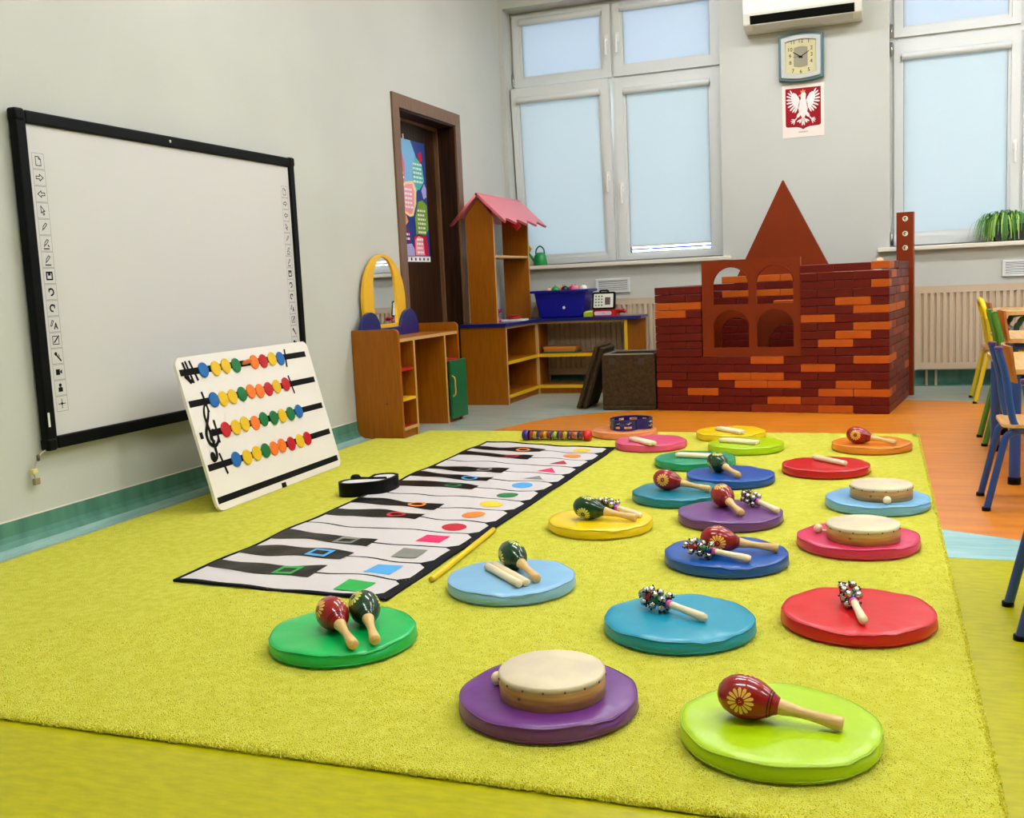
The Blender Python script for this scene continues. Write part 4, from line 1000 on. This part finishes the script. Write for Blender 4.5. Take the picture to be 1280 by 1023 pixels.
# ============================================================ CORNER SHELF
t = thing('corner_shelf', 'L-shaped low corner shelf with dark blue top and yellow shelf edges', 'shelf unit', (0, 0, 0))
XW, YW0, YR, XE = -2.45, 6.52, 7.2, -1.79
top = [(XL+.016, 6.505), (-2.435, 6.505), (-2.435, 7.185), (-1.74, 7.185), (-1.695, 7.195), (-1.672, 7.23), (-1.672, 7.47), (XL+.016, 7.47)]
MB().prism(top, .538, .560).build('top_board', BLUEL, t, .004, 3)
MB().box((XL+.016, YW0, 0), (XW, YW0+.02, .538)).build('end_panel', BEECH, t)
MB().box((XW, YW0, 0), (XW+.003, YW0+.02, .538)).build('panel_edge', EDGEW, t)
MB().box((XW-.02, YR, 0), (XW, YR+.02, .538)).build('corner_post', EDGEW, t)
for z0, z1 in ((.275, .298), (.042, .066)):
    MB().prism([(XL+.016, YW0+.02), (XW-.004, YW0+.02), (XW-.004, YR+.004), (XE, YR+.004), (XE, 7.44), (XL+.016, 7.44)], z0, z1).build('shelf', BEECH, t)
    MB().box((XW-.004, YW0+.02, z0), (XW, YR, z1)).build('shelf_edge', YEL, t, label='yellow shelf edge')
    MB().box((XW, YR, z0), (XE, YR+.004, z1)).build('shelf_edge', YEL, t, label='yellow shelf edge')
MB().box((XW-.03, YW0+.02, 0), (XW-.014, YR+.01, .042)).build('plinth', BEECH, t)
MB().box((XW-.014, YR+.014, 0), (XE, YR+.03, .042)).build('plinth', BEECH, t)
MB().box((XW, YR, .522), (XE, YR+.014, .538)).build('top_rail', EDGEW, t)
MB().box((XW-.014, YW0+.02, .522), (XW, YR, .538)).build('top_rail', EDGEW, t)
MB().box((XE, YR, 0), (XE+.022, YR+.006, .538)).build('panel_edge', YEL, t, label='yellow panel edge')
MB().prism([(XE, YR+.006), (XE+.02, YR+.006), (XE+.105, 7.44), (XE+.085, 7.44)], 0, .538).build('end_panel', BEECH, t)
MB().box((XL+.014, YW0+.02, .066), (XL+.018, 7.44, .522)).build('back_board', BEECH, t)
MB().box((XL+.02, 7.2, .066), (XW-.02, 7.216, .275)).build('divider', BEECH, t); MB().box((XL+.02, 7.2, .298), (XW-.02, 7.216, .538)).build('divider', BEECH, t)
MB().box((XW-.02, 7.22, .066), (XW-.004, 7.44, .538)).build('divider', BEECH, t)

# play house tower on the shelf
t = thing('toy_house', 'tall wooden toy house with pink wavy roof standing on the corner shelf', 'toy house', (-2.645, 6.62, .560))
def post(y):
    pr = [(-.1, 0), (.1, 0), (.1, .735), (0, .86), (-.1, .735)]
    MB().prism(pr, y, y+.018, 'y').build('upright', BEECH, t)
    MB().box((.1, y, 0), (.103, y+.018, .735)).build('upright_edge', EDGEW, t)
post(0); post(.71)
MB().box((-.09, .018, .452), (.098, .71, .468)).build('shelf', EDGEW, t)
def roof(sg):
    ap = Vector((0, 0, .897)); lo = Vector((sg*.212, 0, .688)); dirv = (lo-ap); Ls = dirv.length; dirv.normalize(); nrm = Vector((-dirv.z*sg, 0, dirv.x*sg)) if False else Vector((sg*.702, 0, .712))
    y0, y1 = -.03, .85; pts = [(y0, 0), (y1, 0)]
    n = 4; edge = []
    for k in range(n):
        b = y1-(y1-y0)*k/n; c = y1-(y1-y0)*(k+1)/n
        for f in range(7):
            q = f/6; edge.append((b+(c-b)*q, Ls-.05*math.sin(q*PI)**1.1*(.3+q) if 0 < f < 6 else Ls))
    pts += edge
    M = Matrix(((0, dirv.x, nrm.x, ap.x), (1, 0, 0, 0), (0, dirv.z, nrm.z, ap.z), (0, 0, 0, 1)))
    shape2d('roof_panel', [pts], .016, [PINKR], t, M=M @ Matrix.Translation((0, 0, -.009)))
roof(1); roof(-1)
for y in (-.02, .30): shape2d('roof_trim', [[(0, .868), (.2, .672), (.17, .64), (.12, .68), (0, .8), (-.12, .68), (-.17, .64), (-.2, .672)]], .012, REDL, t, M=Matrix.Translation((0, y, .0)) @ Matrix.Rotation(PI/2, 4, 'X')) if y > 0 else None
# things on the shelf
t = thing('toy_tray', 'white toy tray with red plates under the toy house', 'tray', (-2.555, 6.98, .560))
MB().prism(rrect(-.09, -.06, .1, .06, .02), 0, .012).build('tray', WHITE, t, .003)
MB().lathe([(0, .013), (.05, .013), (.062, .026), (.058, .028), (.045, .018), (0, .018)], 24).lathe([(0, .03), (.045, .03), (.055, .04), (.04, .034), (0, .034)], 24).build('plates', REDL, t)
o = MB().lathe([(0, 0), (.022, 0), (.026, .012), (.014, .02), (.012, .06), (.028, .072), (.03, .09), (0, .092)], 16).build('toy_goblet', mat('magenta_toy', (150, 30, 110), .35), None, loc=(-2.626, 6.85, .560)); tag(o, 'magenta toy goblet at the foot of the toy house', 'toy')
MB().lathe([(.03, .085), (.031, .088), (.03, .091)], 16).build('rim', mat('magenta_dark', (110, 20, 80), .35), o)
# blue bin
t = thing('storage_bin', 'dark blue plastic bin full of toy food on the corner shelf', 'bin', (-2.275, 7.33, .560))
BIN = mat('blue_bin_plastic', (4, 10, 140), .35)
def frus(m, a0, b0, a1, b1, z0, z1): 
    V = [(-a0, -b0, z0), (a0, -b0, z0), (a0, b0, z0), (-a0, b0, z0), (-a1, -b1, z1), (a1, -b1, z1), (a1, b1, z1), (-a1, b1, z1)]
    m.add(V, [(0, 3, 2, 1), (0, 1, 5, 4), (1, 2, 6, 5), (2, 3, 7, 6), (3, 0, 4, 7)])
m = MB(); frus(m, .165, .09, .20, .115, 0, .19); m.build('tub', BIN, t, .012, 3)
m = MB().box((-.225, -.13, .186), (.225, -.112, .205)).box((-.225, .112, .186), (.225, .13, .205)).box((-.225, -.112, .186), (-.197, .112, .205)).box((.197, -.112, .186), (.225, .112, .205))
m.build('rim', BIN, t, .004)
shape2d('emblem', [disc(.03, .075, .012, 5)], .001, WHITE, t, M=face_y(0, -.109, 0)) 
for i, (x, c, n, w) in enumerate(((-.115, (240, 180, 130), 'peach', 'at the left end'), (-.055, (30, 150, 60), 'green', 'left of centre'), (-.012, (236, 150, 60), 'orange', 'in the middle'), (.02, (30, 26, 24), 'black', 'behind the orange one'), (.06, (190, 30, 90), 'magenta', 'right of centre'), (.10, (236, 120, 150), 'pink', 'on the right'), (.15, (240, 232, 220), 'white', 'at the right end'))):
    o = MB().sphere((0, 0, 0), .03, 16, sc=(1, .9, .85)).build('toy_fruit', mat('toy_'+n, c, .35), None, loc=(-2.275+x, 7.33+(-.03 if i % 2 else .02), .56+.203+(.006 if i != 0 else -.004)))
    tag(o, '%s toy fruit %s of the blue bin' % (n, w), 'toy fruit', 'toy fruit heaped in the blue bin')
    MB().lathe([(0, .024), (.003, .024), (.002, .034), (0, .034)], 6).build('stem', GREENL, o)
m = MB(); rnd = random.Random(4)
for k in range(26): m.sphere((rnd.uniform(-.15, .15), rnd.uniform(-.075, .075), rnd.uniform(.15, .178)), .026, 8, rnd.randrange(3))
m.build('toy_filling', [mat('toy_orange', (236, 150, 60), .35), mat('toy_pink', (236, 120, 150), .35), mat('toy_green', (30, 150, 60), .35)], t, kind='stuff')
# toy till
t = thing('toy_till', 'red and black toy cash till with white keypad on the corner shelf', 'toy till', (-1.945, 7.29, .560))
MB().prism(rrect(-.085, -.07, .09, .09, .03), 0, .05).build('base', REDL, t, .006, 3)
shape2d('front_label', [rrect(-.07, .01, .06, .038, .012)], .002, mat('till_lilac', (214, 196, 214), .4), t, M=face_y(0, -.0715, 0))
text('label_print', '•••', .02, .0005, REDL, t, M=face_y(0, -.073, .024))
KM = Matrix.Translation((-.005, -.045, .052)) @ Matrix.Rotation(PI/2-.25, 4, 'X')
shape2d('keypad_frame', [rrect(-.085, 0, .085, .125, .012)], .018, BLACK, t, .002, M=KM)
shape2d('handle', [rrect(-.035, .118, .035, .142, .01), rrect(-.025, .124, .025, .134, .003)[::-1]], .014, BLACK, t, .001, M=KM)
shape2d('keypad', [rrect(-.073, .01, .073, .112, .004)], .002, mat('keypad_white', (222, 222, 206), .4), t, M=KM @ Matrix.Translation((0, 0, .0125)))
for r in range(4):
    for c in range(3):
        MB().box((-.062+c*.022, .022+r*.022, .0), (-.050+c*.022, .033+r*.022, .003), M=KM @ Matrix.Translation((0, 0, .0135))).build('key', mat('key_grey', (120, 120, 100), .5), t)
MB().box((.012, .03, 0), (.052, .085, .003), M=KM @ Matrix.Translation((0, 0, .0135))).build('display', mat('display_brown', (96, 76, 60), .4), t)
MB().tube([(.08, .02, .03), (.135, -.01, .034)], .012, 10).sphere((.14, -.012, .036), .017, 12).build('scanner', REDL, t)
t = thing('toy_box', 'small lime and clear toy box beside the till', 'toy', (-2.062, 7.25, .560))
MB().box((-.035, -.03, 0), (.035, .03, .034)).build('lime_base', mat('lime_toy', (150, 180, 20), .35), t, .004); MB().prism([(-.03, .034), (.035, .034), (.03, .045), (-.015, .045)], -.025, .025, 'y').build('lid', mat('lime_pale', (210, 220, 130), .35), t)
t = thing('toy_cup', 'small pink and dark red toy behind the lime box', 'toy', (-2.012, 7.425, .560))
MB().lathe([(0, 0), (.032, 0), (.036, .08), (.036, .1), (0, .1)], 16).build('body', mat('dusty_pink_toy', (190, 110, 110), .4), t); MB().lathe([(0, .1), (.04, .1), (.038, .122), (0, .124)], 16).build('lid', mat('dark_red_toy', (84, 16, 20), .4), t)
# trays on the middle shelf
for i, (z, c, n, wx) in enumerate(((.298, (20, 90, 50), 'green', .13), (.312, (196, 110, 40), 'orange wooden', .125), (.33, (206, 130, 50), 'pale orange wooden', .13))):
    t_ = MB().prism(rrect(-wx, -.09, wx, .09, .02), 0, .012 if not i else .016).build('puzzle_tray', mat('tray_%d' % i, c, .4), None, .003, loc=(-2.30, 7.32, z+.0004)); tag(t_, '%s puzzle tray on the middle shelf, %s of the stack' % (n, ('bottom', 'middle', 'top')[i]), 'tray', 'puzzle trays on the corner shelf')
    MB().prism(rrect(-wx+.012, -.078, wx-.012, .078, .012), (.012 if not i else .016), (.0128 if not i else .0168)).build('inlay', mat('trayin_%d' % i, tuple(v*.85 for v in c), .5), t_)

# ============================================================ FOAM BOX AND LIDS
t = thing('foam_box', 'dark grey insulated foam box standing open beside the brick castle', 'box', (-1.535, 6.42, .0018))
a, b, h, w = .172, .175, .348, .028
m = MB().box((-a, -b, 0), (a, b, .03)).box((-a, -b, .03), (a, -b+w, h)).box((-a, b-w, .03), (a, b, h)).box((-a, -b+w, .03), (-a+w, b-w, h)).box((a-w, -b+w, .03), (a, b-w, h))
m.build('body', EPP, t, .006, 3)
m = MB().box((-a+.012, -b+.012, h), (a-.012, -b+.02, h+.008)).box((-a+.012, b-.02, h), (a-.012, b-.012, h+.008)).box((-a+.012, -b+.02, h), (-a+.02, b-.02, h+.008)).box((a-.02, -b+.02, h), (a-.012, b-.02, h+.008))
m.build('rim', mat('foam_rim_lit', (150, 144, 132), .8), t, .002)  # same foam; light caught by the top edge painted as a paler grey
for x in (-.105, .085): MB().box((x-.02, -b-.002, h-.06), (x+.02, -b, h-.02)).build('grip_recess', mat('foam_dark', (62, 54, 42), .9), t)
for i, (off, lb) in enumerate(((0, 'dark foam lid leaning on the foam box, inner one'), (-.034, 'dark foam lid leaning on the foam box, outer one'))):
    t = thing('foam_slab', lb, 'lid', (-1.862+off*1.06, 6.44, .0095), 0, 'foam lids leaning on the box'); t.rotation_euler = (0, .33, 0)
    M = Matrix()
    MB().box((-.0, -.155 if i else -.14, 0), (.026, .165, .43-.02*(1-i))).build('panel', EPP, t, .008, 3)
    MB().box((.026, -.13, .03), (.032, .14, .38)).build('raised_centre', EPP, t, .003)

# ============================================================ BRICK CASTLE
BL, BH, BD = .0978, .0475, .0978
cas = thing('toy_brick_castle', 'castle wall of dark red and orange toy bricks with arched window panel', 'toy castle', (-1.352, 6.232, .001), math.atan2(-.1322, .9912))
def brick_mesh(L, mt, nm):
    g = .0012; c = .0028; m = MB(); x1, y1, z1 = L-g, BD-g, BH-g
    def ring(i, z): return [(g+i, g+i, z), (x1-i, g+i, z), (x1-i, y1-i, z), (g+i, y1-i, z)]
    V = ring(c, g)+ring(0, g+c)+ring(0, z1-c)+ring(c, z1)
    F = [(3, 2, 1, 0), (12, 13, 14, 15)]
    for k in range(3):
        for j in range(4): F.append((4*k+j, 4*k+(j+1) % 4, 4*k+4+(j+1) % 4, 4*k+4+j))
    m.add(V, F); o = m.build(nm, mt, None); me = o.data; D.objects.remove(o); return me
BM = {(n, c): brick_mesh(n*BL, {'d': BRICKD, 'm': BRICKM, 'o': BRICKO}[c], 'brick') for n in (1, 2) for c in 'dmo'}
NB = [0]
def put(x, y, z, n, c, rot=0, dz=0):
    o = D.objects.new('brick', BM[(n, c)]); COL.objects.link(o); o.parent = cas; o.location = (x, y, z+dz); o.rotation_euler = (0, 0, rot); NB[0] += 1
    if c == 'o': o['label'] = 'orange brick'
    return o
rnd = random.Random(21)
ORF = {0: [(6, 'm'), (8, 'm'), (10, 'o')], 1: [(7, 'o'), (9, 'm')], 2: [(2, 'o'), (10, 'o'), (12, 'o')], 3: [(0, 'o'), (7, 'o'), (11, 'o')], 4: [(4, 'o'), (6, 'o')], 5: [(9, 'o')], 6: [(6, 'o'), (12, 'o')],
       8: [(10, 'o')], 9: [(11, 'o')], 10: [(12, 'o')], 11: [(9, 'o')], 12: [(12, 'o'), (0, 'o')], 13: [(11, 'o'), (0, 'o'), (1, 'o')], 15: [(13, 'o')], 17: [(13, 'o')]}
def rowrun(a, b, r):
    out = []; i = a
    if (i+r) % 2: out.append((i, 1)); i += 1
    while i < b:
        n = 2 if i+2 <= b else 1; out.append((i, n)); i += n
    return out
for r in range(18):
    runs = [(0, 14)] if r < 7 else ([(0, 3)] if r < 16 else [])+[(9, 14)]
    for a_, b_ in runs:
        for i, n in rowrun(a_, b_, r):
            c = dict(ORF.get(r, [])).get(i, 'd')
            if r == 3 and i == 5: c = 'o'
            put(i*BL+rnd.uniform(-.0006, .0006), rnd.uniform(-.0012, .0012), r*BH, n, c, 0, .004 if (r == 17 and i == 13) else 0)
for r in range(18):     # right side wall
    for i, n in rowrun(1, 9, r+1):
        c = 'd'
        if (r, i) in ((16, 1), (14, 5), (13, 3), (12, 1), (12, 3), (12, 5), (9, 3), (5, 7), (6, 1), (4, 7), (15, 5), (17, 1)): c = 'o'
        elif rnd.random() < .18: c = 'm'
        o = put(14*BL+rnd.uniform(-.001, .001), i*BL, r*BH, n, c, PI/2, .004 if (r == 17 and i < 3) else 0)
for r in range(6, 16):    # left side wall, upper rows singly
    for i, n in rowrun(1, 8, r+1): put(BL, i*BL, r*BH, n, 'd' if rnd.random() > .1 else 'm', PI/2)
for r in range(6, 17):   # back wall
    for i, n in rowrun(1, 13, r):
        if r == 16 and not (2 <= i <= 11): continue
        c = 'd'
        if r in (14, 16) and i > 1: c = 'o'
        put(i*BL, 8*BL, r*BH, n, c)
mlow = MB()
for r in range(6):
    for i, n in rowrun(1, 13, r): mlow.box((i*BL+.001, 8*BL+.001, r*BH+.001), ((i+n)*BL-.001, 9*BL-.001, (r+1)*BH-.001))
    for i, n in rowrun(1, 8, r+1): mlow.box((.001, i*BL+.001, r*BH+.001), (BL-.001, (i+n)*BL-.001, (r+1)*BH-.001))
mlow.build('lower_bricks', BRICKD, cas, kind='stuff')
def archhole(x0, x1, z0, z1, zs, n=14):
    c = (x0+x1)/2; w = (x1-x0)/2; return ([(x0, z0), (x1, z0)]+[(c+w*math.cos(PI*i/n), zs+(z1-zs)*math.sin(PI*i/n)) for i in range(n+1)])
holes = [archhole(.366, .581, .642, .862, .755), archhole(.628, .842, .642, .862, .755), archhole(.366, .581, .387, .607, .50), archhole(.628, .842, .387, .607, .50)]
px0, px1, pz0, pz1 = .3, .885, .3335, .905
shape2d('window_panel', [[(px0, pz0), (px1, pz0), (px1, pz1), (px0, pz1)]]+[h[::-1] for h in holes], .02, PANELB, cas, M=face_y(0, .012, 0), label='rust brown panel with four arched openings')
for h in holes:
    m = MB(); arcs = h[2:]; c = (h[0][0]+h[1][0])/2
    m.tube([(c+(p[0]-c)*1.05, .001, p[1]+.006) for p in arcs], .002, 6)
    m.build('arch_moulding', PANELB, cas)
hb = [archhole(.30, .50, .06, .55, .44), archhole(.60, .86, .06, .50, .38)]
shape2d('inner_arch_panel', [[(.2, .001), (1.0, .001), (1.0, .60), (.2, .60)]]+[h[::-1] for h in hb], .02, PANELB, cas, M=face_y(0, .40, 0))
put(6.4*BL, .42, .60, 2, 'o')
# tall gable of two panels on the back wall
t = thing('gable_panel', 'tall rust brown triangle of two panels rising behind the castle wall', 'toy roof', (-.651, 7.025, .0012), -.1326)
ZA = 1.417
MB().prism([(-.722, 0), (0, 0), (0, ZA), (-.003, ZA)], 0, .02, 'y').build('half_panel', PANELB, t, .002)
MB().prism([(0, 0), (.69, 0), (.69, .062), (.003, ZA), (0, ZA)], 0, .02, 'y').build('half_panel', PANELB, t, .002)
MB().box((-.12, .0, -.0), (.12, .04, .03)).build('foot', PANELB, t)
# drilled post at the rear corner
t = thing('drilled_post', 'tall rust brown post with three white ringed holes behind the castle corner', 'toy post', (0, 0, 0)); t.location = (.096, 6.978, .001); t.rotation_euler = (0, 0, -.133)
shape2d('post', [[(-.048, 0), (.048, 0), (.048, 1.158), (-.048, 1.158)]]+[disc(.003, z, .012, 16)[::-1] for z in (1.118, 1.026, .937)], .07, PANELB, t, .002, M=face_y(0, .036, 0))
for z in (1.118, 1.026, .937):
    MB().lathe([(.0105, -.001), (.0105, .003), (.0165, .003), (.0165, -.001)], 24, 0, face_y(.003, 0, z)).build('ring_insert', mat('cream_ring', (232, 214, 170), .4), t)
t = thing('white_block', 'tiny white block on top of the castle wall near the drilled post', 'block', (-.045, 6.235, .857), 0)
MB().box((-.018, -.012, 0), (.018, .012, .018)).build('body', CLAV, t, .002)
MB().lathe([(0, .018), (.006, .018), (.006, .0215), (0, .0215)], 12).build('stud', CLAV, t)

# ============================================================ CHAIRS AND TABLES
def chair(x, y, rz, s, tube, caps, label, loop=False, w=.12, seat=PLY, grp='small tube-frame classroom chairs'):
    t = thing('child_chair', label, 'chair', (x, y, .0012), rz, grp); r = .0115
    S = lambda p: (p[0]*s, p[1]*s*w/.12, p[2]*s)
    for sg in (-1, 1):
        yy = .12*sg
        MB().tube([S(p) for p in smooth([(0, yy, 0), (.045, yy*.95, .20), (.06, yy*.93, .25), (.10, yy*.92, .268), (.19, yy*.92, .268), (.27, yy*.92, .265), (.305, yy*.93, .235), (.33, yy*.97, .12), (.345, yy, 0)], 5)], r*s, 12).build('side_frame', tube, t)
        for fx in (0, .345):
            MB().lathe([(0, 0), (r*1.2, 0), (r*1.2, .012), (0, .012)], 12, 0, Matrix.Translation(S((fx, yy, 0)))).build('foot_cap', BLACK, t)
    bp = [(.13, .268), (.085, .285), (.066, .36), (.055, .44), (.031, .535)]
    if not loop:
        for sg in (-1, 1):
            MB().tube([S(p) for p in smooth([(a, .115*sg, b) for a, b in bp], 5)], r*s, 12).build('back_post', tube, t)
            MB().lathe([(0, 0), (r*1.1, 0), (r*1.1, .012), (0, .013)], 12, 0, Matrix.Translation(S((.031, .115*sg, .535)))).build('post_cap', caps, t)
    else:
        for sg in (-1, 1): MB().tube([S(p) for p in smooth([(a, .11*sg, b) for a, b in bp[:4]], 5)], r*s, 12).build('back_post', tube, t)
        top = smooth([(.055, .11, .44), (.038, .108, .50), (.030, .07, .53), (.028, 0, .535), (.030, -.07, .53), (.038, -.108, .50), (.055, -.11, .44)], 6)
        MB().tube([S(p) for p in top], r*s*1.1, 12).build('back_hoop', caps, t)
    # curved plywood back
    n = 12; V = []; zz = [(.425, .070), (.48, .060), (.545 if not loop else .52, .052)]
    for th in (0, .009):
        for z, xx in zz:
            for k in range(n+1):
                q = -1+2*k/n; V.append(S((xx+.022*(1-q*q)*-.6+.012+th, q*.112, z)))
    F = []; m_ = n+1
    for l in range(2):
        for k in range(n):
            a_ = l*m_+k; F.append((a_, a_+1, a_+m_+1, a_+m_)); b_ = a_+3*m_; F.append((b_+m_, b_+m_+1, b_+1, b_))
    for k in range(n): F.append((k, k+3*m_, k+3*m_+1, k+1)); F.append((2*m_+k, 2*m_+k+1, 5*m_+k+1, 5*m_+k))
    for l in range(2):
        F.append((l*m_, (l+1)*m_, (l+4)*m_, (l+3)*m_)); F.append((l*m_+n, (l+3)*m_+n, (l+4)*m_+n, (l+1)*m_+n))
    mb = MB(); mb.add(V, F, 0, False); mb.build('backrest', seat, t)
    MB().prism([S((a, b, 0))[:2] for a, b in rrect(.045, -.135, .345, .135, .04)], .280*s, .290*s).build('seat', TABLET, t, .003)
    return t
chair(.305, 3.782, 0, 1.0, TUBEB, mat('purple_cap_plastic', (96, 40, 120), .4), 'blue tube-frame chair at the nearest table')
chair(.268, 2.503, 0, 1.0, TUBEB, mat('purple_cap_plastic', (96, 40, 120), .4), 'blue tube-frame chair whose legs show at the right edge of the photo')
chair(.405, 5.12, 0, 1.11, TUBEG, TUBEG, 'green tube-frame chair with plywood back between the yellow and blue chairs')
chair(.478, 6.69, 0, 1.13, TUBEY, mat('bright_yellow_tube', (240, 214, 10), .3), 'yellow tube-frame chair with hoop back near the right radiator', True, w=.135)
def table(x0, y0, x1, y1, h, tube, label, thick=.018, legr=.02, ins=.035):
    t = thing('child_table', label, 'table', (x0, y0, .0012), 0, 'small classroom tables'); w, l = x1-x0, y1-y0
    MB().prism(rrect(0, 0, w, l, .03), h-thick, h).build('table_top', TABLET, t, .003)
    m = MB()
    for a, b in (((.05, .04), (w-.05, .04)), ((.05, l-.04), (w-.05, l-.04)), ((.05, .04), (.05, l-.04)), ((w-.05, .04), (w-.05, l-.04))):
        m.tube([(a[0], a[1], h-thick-.018), (b[0], b[1], h-thick-.018)], .014, 10)
    m.build('under_frame', tube, t)
    for a, b in ((.035, ins), (w-.035, ins), (.035, l-.035), (w-.035, l-.035)):
        MB().tube([(a, b, .0), (a, b, h-thick-.002)], legr, 14).build('leg', tube, t)
        MB().lathe([(0, 0), (legr*1.15, 0), (legr*1.15, .025), (legr, .028), (0, .028)], 14, 0, Matrix.Translation((a, b, 0))).build('foot_cap', BLACK, t)
table(.402, 4.09, 1.6, 4.90, .43, TUBEB, 'nearest low table with blue legs beside the blue chair')
table(.478, 5.02, 1.65, 5.66, .478, TUBEB, 'middle table with pale wood top and blue legs beside the green chair', ins=.32)
t3 = thing('child_table', 'farthest table with wooden edge and dark green curved legs by the radiator', 'table', (.575, 6.42, .0012), 0, 'small classroom tables')
MB().prism(rrect(0, 0, 1.1, .6, .06), .518, .54).build('table_top', TABLET, t3, .003)
for yy in (.06, .54):
    MB().tube(smooth([(.11, yy, 0), (.11, yy, .40), (.125, yy, .465), (.18, yy, .50), (.5, yy, .505), (.92, yy, .50), (.975, yy, .465), (.99, yy, .40), (.99, yy, 0)], 5), .016, 12).build('leg_hoop', TUBED, t3)
MB().tube([(.11, .06, .43), (.11, .54, .43)], .011, 10).build('cross_bar', TUBED, t3)
